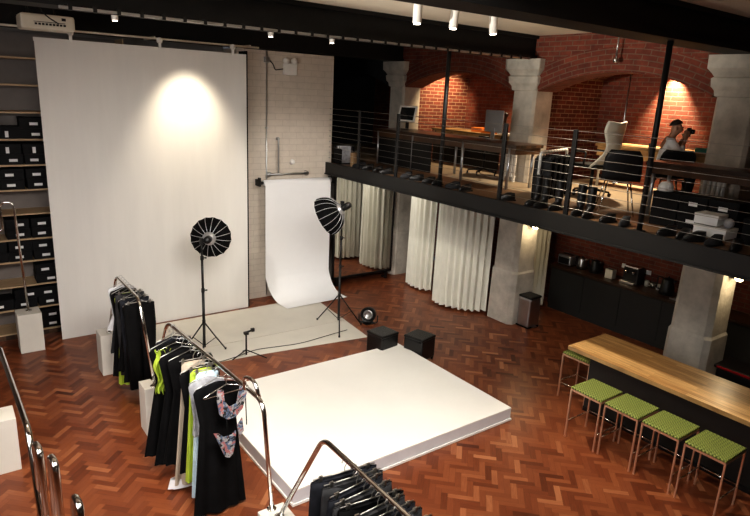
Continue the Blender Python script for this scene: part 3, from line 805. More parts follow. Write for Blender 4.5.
ms = thing('small_light_stand', 'short black stand with bare clamp head on the pale floor sheet', 'stand', (3.53, 7.93, .006))
MB().tube([(0, 0, .06), (0, 0, .42)], .014, 8).build('pole', 'black', ms)
for fx, fy in ((.26, -.17), (-.22, .02), (.05, .24)): MB().tube([(0, 0, .14), (fx, fy, .012)], .009, 6).build('leg', 'black', ms)
MB().tube([(-.02, 0, .42), (.10, .0, .44)], .016, 8).b2(.08, .13, -.02, .02, .42, .47).b2(-.03, .03, -.03, .03, .39, .43).build('clamp_head', 'black', ms)
tag(MB().tube(fillet([(2.62, 8.25, .012), (3.0, 7.98, .012), (3.4, 8.03, .012), (3.75, 8.15, .012), (4.5, 8.0, .012), (5.3, 8.1, .012), (5.5, 8.12, .012)], .2), .006, 6).build('power_cable', 'black'), 'thin dark cable lying across the pale floor sheet', 'cable')

fs = thing('floor_spotlight', 'small round black floor lamp on parquet beside the light stand', 'lamp', (6.03, 8.24, 0), R(0))
q = Matrix.Translation((0, 0, .16)) @ Vector((0, 0, 1)).rotation_difference(Vector((-.75, -.62, .15)).normalized()).to_matrix().to_4x4()
MB().lathe([(0, -.13), (.08, -.13), (.13, -.08), (.14, .05), (.128, .06), (.12, .02), (0, .015)], mt=q, n=28).build('housing', 'black', fs)
MB().lathe([(0, .022), (.055, .022), (.06, .03), (.09, .035), (.09, .022), (0, .02)], mt=q, n=24).build('lens', 'steel', fs)
MB().tube(fillet([(-.12, .12, .16), (-.12, .12, .012), (.12, -.12, .012), (.12, -.12, .16)], .05), .011, 8).build('yoke', 'black', fs)
MB().b2(-.1, .1, -.1, .1, 0, .012).build('base', 'black', fs)

# ------------------------------------------------------------------ bar and stools
bar = thing('bar_counter', 'long bar with thick oak top and charcoal base at right', 'bar', (6.40, 1.0, 0))
MB().box((.41, 1.65, .945), (.82, 3.34, .055), bev=.005).build('worktop', 'bartop', bar)
MB().b2(.36, .76, .02, 3.20, 0.0, .917).build('base_panel', 'barbase', bar)
MB().b2(.345, .36, .02, 3.20, 0, .06).build('kick_strip', 'black', bar)

st = thing('bar_stool', 'x', 'stool', (0, 0, 0), 0, 'green woven bar stools')
SW, SD, SH = .44, .42, .68
MB().box((0, 0, SH - .012), (SW, SD, .03), bev=.010).build('seat', 'green', st)
fr = MB()
fr.b2(-SW / 2, SW / 2, -SD / 2 - .001, -SD / 2 + .014, SH - .05, SH - .028).b2(-SW / 2, SW / 2, SD / 2 - .014, SD / 2 + .001, SH - .05, SH - .028)
fr.b2(-SW / 2, -SW / 2 + .014, -SD / 2, SD / 2, SH - .05, SH - .028).b2(SW / 2 - .014, SW / 2, -SD / 2, SD / 2, SH - .05, SH - .028)
fr.build('seat_frame', 'copper', st)
for sx in (-1, 1):
    for sy in (-1, 1):
        MB().b2(sx * (SW / 2 - .008) - .009, sx * (SW / 2 - .008) + .009, sy * (SD / 2 - .008) - .009, sy * (SD / 2 - .008) + .009, 0, SH - .028).build('leg', 'copper', st)
for sy in (-1, 1):
    MB().tube([(-SW / 2, sy * (SD / 2 - .01), .22), (SW / 2, sy * (SD / 2 - .01), .22)], .008, 6).build('stretcher', 'chrome', st)
MB().tube([(SW / 2 - .01, -SD / 2, .24), (SW / 2 - .01, SD / 2, .24)], .008, 6).build('footrest', 'chrome', st)
spots_ = [(6.19, 3.70, 0, 'bar stool with green woven seat, farthest of the four along the bar front'),
          (6.20, 3.24, 0, 'bar stool with green woven seat, second of the four from the far bar end'),
          (6.20, 2.775, 0, 'bar stool with green woven seat, third of the four from the far bar end'),
          (6.195, 2.295, 0, 'bar stool with green woven seat, nearest of the four along the bar front'),
          (6.98, 4.42, R(90), 'bar stool with green woven seat standing at the far end of bar')]
for i, (x, y, rz, lb) in enumerate(spots_):
    if i == 0:
        st.location = (x, y, 0); st['label'] = lb
    else: dup(st, (x, y, 0), rz, lb)

tr = thing('storage_trolley', 'dark storage trolley with red edge behind the bar', 'trolley', (8.72, 3.05, 0))
MB().box((0, 0, .30), (.42, .62, .5), bev=.02).build('body', 'black', tr)
MB().box((0, 0, .575), (.46, .68, .05), bev=.015).build('rim', 'black', tr)
MB().b2(-.236, -.228, -.30, .30, .562, .592).build('edge_strip', 'red', tr)
for sx in (-1, 1):
    for sy in (-1, 1): MB().lathe([(0, -.012), (.025, -.012), (.025, .012), (0, .012)], mt=Matrix.Translation((sx * .16, sy * .24, .026)) @ Matrix.Rotation(R(90), 4, 'X'), n=12).build('castor', 'black', tr)

# ------------------------------------------------------------------ kitchen counter under the gallery
kc = thing('kitchen_counter', 'long dark kitchen counter with brown top against the brick wall', 'counter', (9.70, 1.0, 0))
MB().b2(0.06, .54, 0, 6.2, 0, .86).build('cabinet', 'barbase', kc)
MB().b2(0, .545, -.01, 6.22, .86, .90).build('worktop', 'dkwood', kc)
for k in range(8): MB().b2(.045, .06, .02 + k * .775, .78 + k * .775, .10, .84).build('door', 'barbase', kc)
KZ = .90
t = thing('toaster_oven', 'small steel toaster at far end of the kitchen counter', 'toaster', (9.98, 7.02, KZ), R(0))
MB().box((0, 0, .12), (.26, .30, .2), bev=.025).build('body', 'alu', t)
MB().b2(-.04, .04, -.12, .12, .219, .223).build('slot', 'black', t)
MB().b2(-.138, -.128, -.12, .12, .05, .17).build('front_panel', 'black', t)
for s in (-1, 1): MB().b2(-.1, .1, s * .11 - .02, s * .11 + .02, 0, .02).build('foot', 'black', t)
def kettle(x, y, lb, m='black', s=1.0, rz=0):
    t = thing('kettle', lb, 'kettle', (x, y, KZ), rz)
    MB().lathe([(0, .02), (.085 * s, .02), (.088 * s, .06), (.07 * s, .19 * s), (.062 * s, .205 * s), (0, .215 * s)], n=24).build('body', m, t)
    MB().lathe([(0, 0), (.09 * s, 0), (.09 * s, .018), (0, .018)], n=24).build('base', 'black', t)
    MB().tube(fillet([(0, .06 * s, .2 * s), (0, .14 * s, .2 * s), (0, .14 * s, .06), (0, .085 * s, .06)], .03), .011, 8).build('handle', 'black', t)
    MB().tube([(0, -.05 * s, .17 * s), (0, -.105 * s, .2 * s)], [.024, .012], 8).build('spout', m, t)
    MB().lathe([(0, .21 * s), (.018, .212 * s), (.015, .235 * s), (0, .24 * s)], n=12).build('lid_knob', 'black', t)
kettle(10.02, 6.72, 'polished steel kettle next to the toaster on kitchen counter', 'steel', 1.05)
kettle(10.02, 6.42, 'black kettle next to the steel kettle on kitchen counter', 'black', 1.15)
t = thing('tissue_box', 'white box standing on the kitchen counter right of the kettles', 'box', (9.96, 6.05, KZ))
MB().box((0, 0, .085), (.13, .16, .17), bev=.01).build('carton', 'creamp', t)
MB().b2(-.03, .03, -.05, .05, .169, .173).build('opening', 'black', t)
t = thing('coffee_machine', 'black coffee machine with chrome parts on the kitchen counter', 'coffee machine', (10.0, 5.66, KZ))
MB().box((.06, 0, .16), (.2, .3, .3), bev=.02).build('body', 'black', t)
MB().box((-.07, 0, .03), (.14, .28, .05), bev=.008).build('drip_tray', 'steel', t)
for s in (-1, 1): MB().lathe([(0, .20), (.025, .20), (.03, .25), (0, .25)], c=(-.07, s * .07, 0), n=12).build('group_head', 'chrome', t)
MB().b2(-.05, .06, -.14, .14, .30, .325).build('cup_rail', 'chrome', t)
kettle(10.0, 4.98, 'large black kettle near the sink on kitchen counter', 'black', 1.35)
t = thing('kitchen_sink', 'steel sink with tap set in the kitchen counter beside near column', 'sink', (9.98, 4.55, KZ))
MB().b2(-.18, .18, -.25, .25, .0, .012).b2(-.19, -.17, -.26, .26, 0, .03).b2(.17, .19, -.26, .26, 0, .03).build('basin', 'steel', t)
MB().tube(fillet([(.15, 0, 0.0), (.15, 0, .3), (-.03, 0, .3), (-.03, 0, .22)], .08), .012, 10).build('tap', 'chrome', t)
for i, (y, m, h) in enumerate(((6.2, 'white', .09), (5.42, 'creamp', .10), (5.30, 'steel', .10), (5.20, 'white', .09))):
    t = thing('mug', ['white mug against the brick beside the white box', 'cream mug right of the coffee machine', 'steel mug right of the coffee machine', 'white mug beside the large black kettle'][i], 'mug', (10.12, y, KZ), 0, 'mugs on the kitchen counter')
    MB().lathe([(0, 0), (.035, 0), (.04, h), (.036, h), (.032, .008), (0, .008)], n=18).build('cup', m, t)
    MB().tube(fillet([(0, -.036, h * .8), (0, -.068, h * .8), (0, -.068, h * .25), (0, -.036, h * .25)], .02), .006, 6).build('handle', m, t)
for i, (y, z) in enumerate(((5.95, 1.12), (5.78, 1.12), (5.5, 1.12))):
    t = thing('wall_socket', 'white double socket on brick above the counter, %s of three' % ['far', 'middle', 'near'][i], 'socket', (XB, y, z), 0, 'sockets above the kitchen counter')
    MB().b2(-.012, 0, -.065, .065, -.04, .04).build('plate', 'white', t)
    for s in (-1, 1): MB().b2(-.016, -.012, s * .035 - .012, s * .035 + .012, .005, .03).build('switch', 'white', t)
for i, (x, y, lab) in enumerate(((8.56, 6.78, 'round glowing wall lamp on the middle stone column under the gallery'), (8.56, 3.33, 'round glowing wall lamp on the near stone column under the gallery'))):
    t = thing('wall_lamp', lab, 'lamp', (x, y, 1.86), 0)
    MB().lathe([(0, -.055), (.03, -.05), (.05, -.03), (.06, 0), (.05, .03), (.03, .05), (0, .055)], c=(0, -.0, 0), n=20).build('globe', 'glass_lit', t)
    MB().lathe([(0, .045), (.035, .045), (.035, .10), (0, .10)], mt=Matrix.Rotation(R(-90), 4, 'X'), n=16).build('wall_mount', 'black', t)

# ------------------------------------------------------------------ shelving with storage boxes behind the backdrop
SY0, SY1 = 10.38, 10.85
shz = [.10, .48, .86, 1.25, 1.60, 1.99, 2.36, 2.73, 3.11, 3.50, 3.89, 4.27]
su = thing('shelving_unit', 'tall open shelving unit with birch shelves behind backdrop sheet', 'shelves', (0, SY0, 0))
for z in shz: MB().b2(-.55, 2.6, 0, SY1 - SY0, z - .024, z).build('shelf', 'shelfwood', su)
MB().b2(-.57, 2.62, SY1 - SY0, SY1 - SY0 + .02, 0, 4.64).build('back_panel', 'shelfback', su)
for x in (-.57, 2.6): MB().b2(x, x + .02, 0, SY1 - SY0, 0, 4.64).build('side_panel', 'shelfwood', su)
MB().b2(-.57, 2.62, 0, .02, 0, .076).build('kickboard', 'dkwood', su)
cols_ = [(.60, 'left column'), (.93, 'middle column'), (1.26, 'right column')]
rows_ = {3.11: [(0, 1), (1, 1), (2, 2)], 2.73: [(0, 2), (1, 2), (2, 2)], 2.36: [(0, 2), (1, 2), (2, 2)], 1.60: [(1, 2), (2, 2)], 1.25: [(0, 2), (1, 2), (2, 2)], .86: [(2, 2)], .48: [(0, 1), (1, 2), (2, 2)], .10: [(2, 2)]}
shname = {3.11: 'top filled shelf', 2.73: 'second filled shelf from top', 2.36: 'third filled shelf from top', 1.60: 'first shelf under the empty gap', 1.25: 'second shelf under the empty gap', .86: 'nearly empty low shelf', .48: 'lowest but one shelf', .10: 'bottom shelf'}
rr = random.Random(5)
for z, its in rows_.items():
    for ci, k in its:
        for j in range(k):
            h = .15 if k == 2 else rr.choice((.17, .22))
            x = cols_[ci][0] + rr.uniform(-.01, .01)
            pos = '' if k == 1 else (', lower of its pair' if j == 0 else ', upper of its pair')
            b = thing('storage_box', 'black storage box, %s, %s%s' % (shname[z], cols_[ci][1], pos), 'box', (x, SY0 + .19, z + .001 + j * (h + .004)), R(rr.uniform(-1.5, 1.5)), 'black storage boxes on the shelves')
            MB().box((0, 0, h / 2), (.315, .34, h), bev=.004).build('carton', 'box', b)
            MB().b2(-.160, .160, -.173, .173, h - .035, h + .002).build('lid', 'box', b)
            lx = rr.uniform(-.05, .05); up = rr.random() < .2
            MB().b2(lx - (.022 if up else .055), lx + (.022 if up else .055), -.1745, -.1735, h * .3 - (.03 if up else .0), h * .3 + (.06 if up else .04)).build('paper_label', 'label', b)

# ------------------------------------------------------------------ the gallery office
def desk(name, label, x0, x1, y0, y1, ztop, m, th=.04, apron=0, legs=None, lm='alu', lr=.025, front=None):
    t = thing(name, label, 'desk', (x0, y0, MZ)); h = ztop - MZ
    MB().box(((x1 - x0) / 2, (y1 - y0) / 2, h - th / 2), (x1 - x0, y1 - y0, th), bev=.004).build('desktop', m, t)
    if apron: MB().b2(.03, x1 - x0 - .03, .03, y1 - y0 - .03, h - th - apron, h - th).build('apron', m, t)
    if front: MB().b2(.02, .045, front[0], front[1], .02, h - th - .1).build('front_panel', 'black', t)
    for lx, ly in legs: MB().tube([(lx - x0, ly - y0, 0), (lx - x0, ly - y0, h - th)], lr, 12).build('leg', lm, t)
    return t
desk('bench_desk', 'long dark wooden bench desk behind the railing between far and middle columns', 7.32, 7.98, 6.35, 10.1, 3.335, 'dkwood', .05, .10, [(7.36, 6.5), (7.36, 7.55), (7.36, 8.9), (7.36, 10.0), (7.92, 6.5), (7.92, 8.3), (7.92, 10.0)], front=(2.0, 3.6))
desk('bench_desk', 'long dark wooden bench desk in front of near column, above the stacked boxes', 7.46, 8.02, 1.5, 4.28, 3.335, 'dkwood', .05, .10, [(7.55, 4.2), (7.55, 2.8), (7.95, 4.2), (7.95, 2.8), (7.55, 1.6)])
desk('office_desk', 'honey oak desk in the arched bay in front of the seated person', 9.36, 10.0, 3.95, 6.35, 3.365, 'deskwood', .05, .16, [(9.42, 4.05), (9.42, 6.25), (9.94, 4.05), (9.94, 6.25)])
desk('office_desk', 'oak desk in the far arched bay with orange things on it', 8.95, 9.75, 7.7, 10.2, 3.345, 'deskwood', .04, .1, [(9.0, 7.8), (9.0, 10.1), (9.7, 7.8), (9.7, 10.1)], 'black', front=(.5, 2.45))
t = thing('computer_monitor', 'silver-backed computer monitor on the bench desk beside middle column', 'monitor', (7.84, 7.34, 3.336), R(-12))
MB().box((0, 0, .31), (.025, .52, .37), bev=.01).build('display', 'alu', t)
MB().b2(.0125, .016, -.245, .245, .15, .475).build('screen', 'screenblk', t)
MB().b2(-.02, .0, -.05, .05, .01, .2).build('stand', 'alu', t)
MB().b2(-.08, .08, -.1, .1, 0, .012).build('base', 'alu', t)
t = thing('tablet_stand', 'white framed tablet tilted on a stand at far end of the gallery', 'tablet', (7.85, 9.72, 3.336), R(18))
q = Euler((0, R(18), 0))
MB().box((0, 0, .31), (.02, .42, .32), rot=q, bev=.008).build('frame', 'white', t)
MB().box((-.012, 0, .31), (.006, .33, .25), rot=q).build('screen', 'screenblk', t)
MB().b2(-.0, .03, -.03, .03, .0, .2).b2(-.07, .08, -.09, .09, 0, .012).build('stand', 'black', t)
for i, (x, y, w, d, h, m, lb) in enumerate(((9.1, 8.6, .22, .3, .05, 'orange', 'orange folder lying flat on the far oak desk'), (9.12, 8.2, .2, .28, .03, 'label', 'white papers stacked on the far oak desk'), (9.15, 9.0, .18, .22, .09, 'orange', 'amber tray on the far oak desk near the left wall'))):
    tag(MB().box((0, 0, h / 2 + .001), (w, d, h), bev=.004).build(['folder', 'paper_stack', 'desk_tray'][i], m, loc=(x, y, 3.346), rz=R(12 * i)), lb, ['folder', 'paper', 'tray'][i])
tag(MB().box((0, 0, .016), (.24, .32, .03), bev=.003).build('paper_stack', 'label', loc=(9.56, 4.28, 3.366), rz=R(8)), 'white papers on the oak desk in front of the seated person', 'paper')
tag(MB().box((0, 0, .031), (.18, .26, .06), bev=.003).build('book', 'teal', loc=(9.70, 4.62, 3.366), rz=R(-14)), 'teal book lying on the oak desk by the seated person', 'book')

# radiators by the columns
for y, lb in ((7.20, 'pale column radiator beside the middle stone column on the gallery'), (3.72, 'pale column radiator at foot of near stone column on the gallery')):
    t = thing('radiator', lb, 'radiator', (8.17, y, MZ), 0, 'column radiators on the gallery')
    for k in range(5): MB().tube([(0, -.13 + k * .06, .08), (0, -.13 + k * .06, .6)], .024, 10).build('column', 'white', t)
    MB().tube([(0, -.16, .1), (0, .14, .1)], .018, 8).tube([(0, -.16, .58), (0, .14, .58)], .018, 8).build('manifold', 'white', t)
    for s in (-.13, .11): MB().b2(-.02, .02, s - .015, s + .015, 0, .1).build('foot', 'white', t)

# shell chairs
def shell_chair(x, y, rz, label, legm='chrome'):
    t = thing('shell_chair', label, 'chair', (x, y, MZ), rz)
    g = []
    for i in range(17):
        q = i / 16
        if q < .45: u = q / .45; yy = .22 - .40 * u; zz = .44 - .025 * math.sin(u * PI)
        elif q < .6: u = (q - .45) / .15; yy = -.18 - .06 * math.sin(u * PI / 2); zz = .44 + .08 * (1 - math.cos(u * PI / 2))
        else: u = (q - .6) / .4; yy = -.24 - .05 * u; zz = .52 + .32 * u
        wd = .22 + .02 * math.sin(q * PI) - (.05 * max(0, (q - .85) / .15) ** 2)
        g.append([(wd * (j / 6 - 1) , yy + (.03 * (j / 6 - 1) ** 2 if q > .5 else 0), zz + (.03 * (j / 6 - 1) ** 2 if q < .5 else 0)) for j in range(13)])
    s = MB().sheet(g).build('shell', 'black', t)
    md = s.modifiers.new('thickness', 'SOLIDIFY'); md.thickness = .012
    for sx in (-1, 1):
        for sy in (-1, 1): MB().tube([(sx * .14, sy * .12, .415), (sx * .22, sy * .22, 0)], .009, 8).build('leg', legm, t)
    MB().tube([(-.15, -.12, .415), (.15, -.12, .415)], .008, 6).tube([(-.15, .12, .415), (.15, .12, .415)], .008, 6).build('under_frame', legm, t)
    return t
shell_chair(7.24, 4.50, R(-50), 'black shell chair with chrome legs left of the tall pole')
shell_chair(8.36, 4.42, R(-45), 'black chair with black legs in front of the seated person', 'black')
pchair = shell_chair(8.97, 4.82, R(-143), 'black shell chair that the person sits on', 'black')

def task_chair(x, y, rz, label, m):
    t = thing('task_chair', label, 'chair', (x, y, MZ), rz)
    g = []
    for i in range(19):
        q = i / 18; z = .44 + .68 * q
        yy = -.18 - .07 * math.sin(q * PI * 1.7 - .4) - .26 * q
        wd = .25 - .07 * math.sin(q * PI) ** 2 + .03 * q - .05 * max(0, q - .85) / .15
        g.append([(wd * (j / 6 - 1), yy + .05 * (j / 6 - 1) ** 2, z + .03 * abs(j / 6 - 1) * (q > .9)) for j in range(13)])
    b = MB().sheet(g).build('backrest', m, t); md = b.modifiers.new('thickness', 'SOLIDIFY'); md.thickness = .025
    MB().box((0, .02, .46), (.46, .46, .07), bev=.03).build('seat', 'black', t)
    MB().tube(fillet([(0, -.05, .42), (0, -.30, .45), (0, -.31, .8)], .1), .018, 8).build('back_support', 'black', t)
    for s in (-1, 1): MB().tube(fillet([(s * .22, -.02, .44), (s * .29, -.02, .5), (s * .29, -.05, .68), (s * .29, .16, .68)], .05), .016, 8).build('armrest', 'black', t)
    MB().tube([(0, 0, .1), (0, 0, .43)], .026, 12).build('gas_lift', 'black', t)
    for k in range(5):
        a = 2 * PI * k / 5 + .3
        l = MB().tube([(0, 0, .11), (.29 * math.cos(a), .29 * math.sin(a), .065)], [.022, .014], 8).build('base_arm', 'black', t)
        MB().lathe([(0, -.014), (.028, -.014), (.028, .014), (0, .014)], mt=Matrix.Translation((.29 * math.cos(a), .29 * math.sin(a), .0285)) @ Matrix.Rotation(R(90), 4, 'X'), n=12).build('castor', 'black', l)
    return t
task_chair(8.28, 5.60, R(0), 'white mesh office chair with a curved back beside the brick bay', 'creamp')
task_chair(8.42, 8.05, R(40), 'black office chair on a star base under the far bay', 'black')

# white tubular clothes rail on the gallery
t = thing('clothes_rail', 'white tubular clothes rail on the gallery between the two bench desks', 'clothes rail', (7.02, 5.62, MZ))
e = Vector((1.06, .35, 0))
MB().tube(fillet([(0, 0, .002), (0, 0, .68), (e.x, e.y, .68), (e.x, e.y, .002)], .06), .022, 12).build('tube', 'white', t)
MB().tube([(0, 0, .12), (e.x, e.y, .12)], .012, 8).build('lower_bar', 'steel', t)
for k in range(8):
    q = .12 + k * .105
    g = garment('trousers', 'hanging_trousers', 'dark child-size trousers on the white gallery rail, %s' % (['nearest the railing', 'second from the railing', 'third from the railing', 'fourth from the railing', 'fifth from the railing', 'sixth from the railing', 'seventh from the railing', 'deepest in'][k]), 'trousers', (7.02 + e.x * q, 5.62 + e.y * q, MZ + .68), ['charfab', 'blkfab'][k % 2], .46, .26, rz=R(105), seed=300 + k, clips=True, hm='black', group='trousers on the white gallery rail')

# boots and shoes along the gallery edge
def boot(x, y, rz, label, h=.40, low=False, name='boot', m='softblk'):
    t = thing(name, label, name, (x, y, MZ), rz, 'boots and shoes along the gallery edge')
    mb = MB()
    prof = [(0.0, -.06, .20), (.02, -.065, .205), (.05, -.06, .19), (.075, -.055, .12), (.10, -.05, .06)]
    rings = []
    for z, y0, y1 in prof:
        hw = .045 if z < .06 else .042
        rings.append([(hw * math.cos(a) * (1 if math.sin(a) < 0 else (1 - .25 * math.sin(a))), (y0 + y1) / 2 + (y1 - y0) / 2 * math.sin(a), z + .012) for a in [2 * PI * k / 20 for k in range(20)]])
    if not low:
        for z in (.16, .24, h): rings.append([(.05 * math.cos(a) * (1 + .25 * z), .0 + .058 * math.sin(a), z) for a in [2 * PI * k / 20 for k in range(20)]])
    mb.rings(rings, cap0=True, cap1=low); mb.build('upper', m, t)
    s = MB().rings([[(.047 * math.cos(a), .07 + .14 * math.sin(a), z) for a in [2 * PI * k / 20 for k in range(20)]] for z in (0, .014)])
    s.b2(-.032, .032, -.068, -.01, 0, .018); s.build('sole', 'black', t)
    return t
bl_ = ['leftmost under the white rail', 'second under the white rail', 'third from the left', 'beside the slim rail post', 'last on the right of the row']
for i, (x, y, h) in enumerate(((6.62, 5.28, .42), (6.60, 5.13, .42), (6.66, 4.95, .40), (6.62, 4.58, .40), (6.60, 4.42, .38))):
    boot(x, y, R(80 + 5 * i), 'tall black boot at the gallery edge, ' + bl_[i], h)
shoe_pos = [(6.60, 9.42), (6.60, 9.16), (6.60, 8.86), (6.60, 8.58), (6.60, 8.02), (6.60, 7.72), (6.60, 7.42), (6.60, 7.24), (6.60, 6.84), (6.60, 6.58), (6.60, 5.72), (6.62, 4.12), (6.62, 3.92), (6.62, 3.36), (6.62, 3.2), (6.62, 3.04), (6.62, 2.86), (6.62, 2.66)]
near = ['right after the file box', 'second after the file box', 'just before second railing post', 'at the second railing post', 'just past the second railing post', 'two along from the second railing post', 'last but one before the far tall pole', 'hard against the far tall pole', 'first past the far tall pole', 'second past the far tall pole', 'left of the row of tall boots', 'right of the row of tall boots', 'between the tall boots and the near tall pole', 'first right of the near tall pole', 'second right of the near tall pole', 'third right of the near tall pole', 'below the white shoe boxes', 'farthest right under the white shoe boxes']
for i, (x, y) in enumerate(shoe_pos):
    boot(x, y, R(60 + 40 * ((i * 7) % 5) / 4), 'low black shoe on gallery edge, ' + near[i], low=True, name='shoe', m='softblk' if i % 4 else 'charfab')
t = thing('file_box', 'dark file box holding white magazines against the painted brick end', 'file box', (6.66, 10.18, MZ))
MB().b2(-.15, .15, -.14, .14, 0, .012).b2(-.15, -.138, -.14, .14, 0, .30).b2(.138, .15, -.14, .14, 0, .34).b2(-.15, .15, .128, .14, 0, .34).build('case', 'box', t)
for k in range(5):
    tag(MB().box((0, 0, .17), (.22, .018, .32), bev=.002).build('magazine', 'label' if k % 2 else 'greyfab', loc=(6.66, 10.09 + k * .04, MZ + .013), rot=(R(-4), 0, 0)), '%s magazine standing in the dark file box, %s' % ('white' if k % 2 else 'grey', ['front', 'second', 'middle', 'fourth', 'rear'][k]), 'magazine', 'magazines in the file box')
tag(MB().box((0, 0, .13), (.2, .06, .26), bev=.004).build('folder', 'tan', loc=(6.62, 9.72, MZ), rz=R(5)), 'tan card folder standing beside the file box', 'folder')

# stacked boxes on the gallery beside the near pole
k = 0
pos_b = ['lower left', 'upper left', 'lower middle', 'upper middle', 'lower right', 'upper right']
for c in range(3):
    for j in range(2):
        b = thing('storage_box', 'black storage box stacked on the gallery under the bench desk, %s of six' % pos_b[k], 'box', (7.22, 3.72 - c * .335, MZ + .001 + j * .205), 0, 'black boxes stacked on the gallery')
        MB().box((0, 0, .095), (.36, .32, .19), bev=.004).build('carton', 'box', b)
        MB().b2(-.182, .182, -.162, .162, .16, .2).build('lid', 'box', b)
        if (c, j) in ((1, 0), (1, 1), (2, 1)): MB().b2(-.1845, -.1825, -.05, .05, .09, .135).build('paper_label', 'label', b)
        k += 1
for j in range(2):
    b = thing('shoe_box', 'white shoe box, %s of two stacked before the black boxes' % ['lower', 'upper'][j], 'box', (6.88, 3.02 + j * .07, MZ + .04 + j * .125), R(-4 + 6 * j), 'white shoe boxes on the gallery')
    bw = .18 if j == 0 else .125
    MB().box((0, 0, .055), (.24, 2 * bw, .108), bev=.004).build('carton', 'label', b)
    MB().b2(-.122, .122, -bw - .002, bw + .002, .085, .115).build('lid', 'white', b)
tag(MB().b2(-.16, .16, -.30, .30, 0, .038).build('low_board', 'dkwood', loc=(6.88, 3.02, MZ)), 'low dark board under the white shoe boxes', 'board')
t = thing('soft_ball', 'grey fluffy ball on the end of the lower white shoe box', 'ball', (6.84, 2.875, MZ + .04 + .116))
MB().lathe([(.055 * math.sin(PI * i / 10), .055 - .055 * math.cos(PI * i / 10)) for i in range(11)], n=20).build('ball', 'greyfab', t)
t = thing('storage_box', 'black storage box at the right border of the gallery', 'box', (7.1, 2.62, MZ), 0)
MB().box((0, 0, .14), (.36, .3, .28), bev=.004).build('carton', 'box', t)
MB().b2(-.182, .182, -.152, .152, .24, .285).build('lid', 'box', t)
t = thing('paper_bag_roll', 'white dome-shaped bundle on the leftmost stacked black boxes', 'bundle', (7.12, 3.78, MZ + .412))
MB().lathe([(.0, 0), (.09, .0), (.085, .06), (.06, .1), (0, .115)], n=20).build('bundle', 'label', t)

# hanging fittings in front of the arches
t = thing('pendant_lamp', 'small grey lamp hanging on a rod before the near brick arch', 'lamp', (8.18, 5.41, 4.60))
MB().tube([(0, 0, .06), (0, 0, .45)], .012, 8).build('rod', 'steel', t)
MB().lathe([(0, 0), (.03, .005), (.042, .03), (.03, .07), (0, .075)], n=16).build('lamp_body', 'steel', t)
t = thing('conduit_pipe', 'thin grey conduit running down the red brick of the near bay', 'pipe', (XB - .02, 6.42, MZ + .4))
MB().tube([(0, 0, 0), (0, 0, 1.58)], .012, 8).build('pipe', 'steel', t)
MB().b2(-.03, .015, -.04, .04, .55, .66).build('switch_box', 'steel', t)

# ------------------------------------------------------------------ the person
def skin_mesh(name, joints, bones, m, parent, sub=2):
    """joints: name -> (pos, rx, ry); first joint is the root"""
    idx = {k: i for i, k in enumerate(joints)}
    me = bpy.data.meshes.new(name)
    me.from_pydata([v[0] for v in joints.values()], [(idx[a], idx[b]) for a, b in bones], [])
    o = bpy.data.objects.new(name, me); COL.objects.link(o)
    o.modifiers.new('skin', 'SKIN'); ss = o.modifiers.new('sub', 'SUBSURF'); ss.levels = sub; ss.render_levels = sub
    for i, v in enumerate(joints.values()):
        sv = me.skin_vertices[0].data[i]; sv.radius = (v[1], v[2]); sv.use_root = (i == 0)
    dg = bpy.context.evaluated_depsgraph_get()
    nm = bpy.data.meshes.new_from_object(o.evaluated_get(dg))
    bpy.data.objects.remove(o); bpy.data.meshes.remove(me)
    nm.materials.clear(); nm.materials.append(M[m])
    for p in nm.polygons: p.use_smooth = True
    n = bpy.data.objects.new(name, nm); COL.objects.link(n); n.parent = parent
    return n
pe = thing('person', 'person with short dark hair and pale shirt, seated, raising a dark camera', 'person', (8.97, 4.82, MZ), R(-143))
pe.scale = (.93, .93, .93)
J = {
 'pelvis': ((0, -.06, .53), .14, .11), 'waist': ((0, -.06, .70), .12, .09), 'chest': ((0, -.02, .90), .15, .10), 'neckb': ((0, .01, 1.03), .065, .06), 'neck': ((0, .03, 1.08), .05, .05),
 'jaw': ((0, .07, 1.13), .062, .068), 'skull': ((0, .06, 1.20), .075, .088), 'crown': ((0, .055, 1.265), .05, .06),
 'nose': ((0, .165, 1.165), .012, .014),
 'hipL': ((-.10, -.03, .52), .085, .085), 'kneeL': ((-.13, .38, .50), .062, .062), 'ankL': ((-.13, .36, .10), .04, .045), 'toeL': ((-.14, .50, .045), .035, .03),
 'hipR': ((.10, -.03, .52), .085, .085), 'kneeR': ((.13, .38, .50), .062, .062), 'ankR': ((.13, .36, .10), .04, .045), 'toeR': ((.14, .50, .045), .035, .03),
 'shL': ((-.18, -.01, .97), .06, .06), 'elL': ((-.24, .13, .82), .043, .043), 'wrL': ((-.09, .195, 1.0), .028, .032), 'palmL': ((-.065, .215, 1.06), .024, .036),
 'shR': ((.18, -.01, .97), .06, .06), 'elR': ((.24, .13, .82), .043, .043), 'wrR': ((.11, .195, 1.0), .028, .032), 'palmR': ((.085, .215, 1.06), .024, .036)}
B = [('pelvis', 'waist'), ('waist', 'chest'), ('chest', 'neckb'), ('neckb', 'neck'), ('neck', 'jaw'), ('jaw', 'skull'), ('skull', 'crown'), ('jaw', 'nose')]
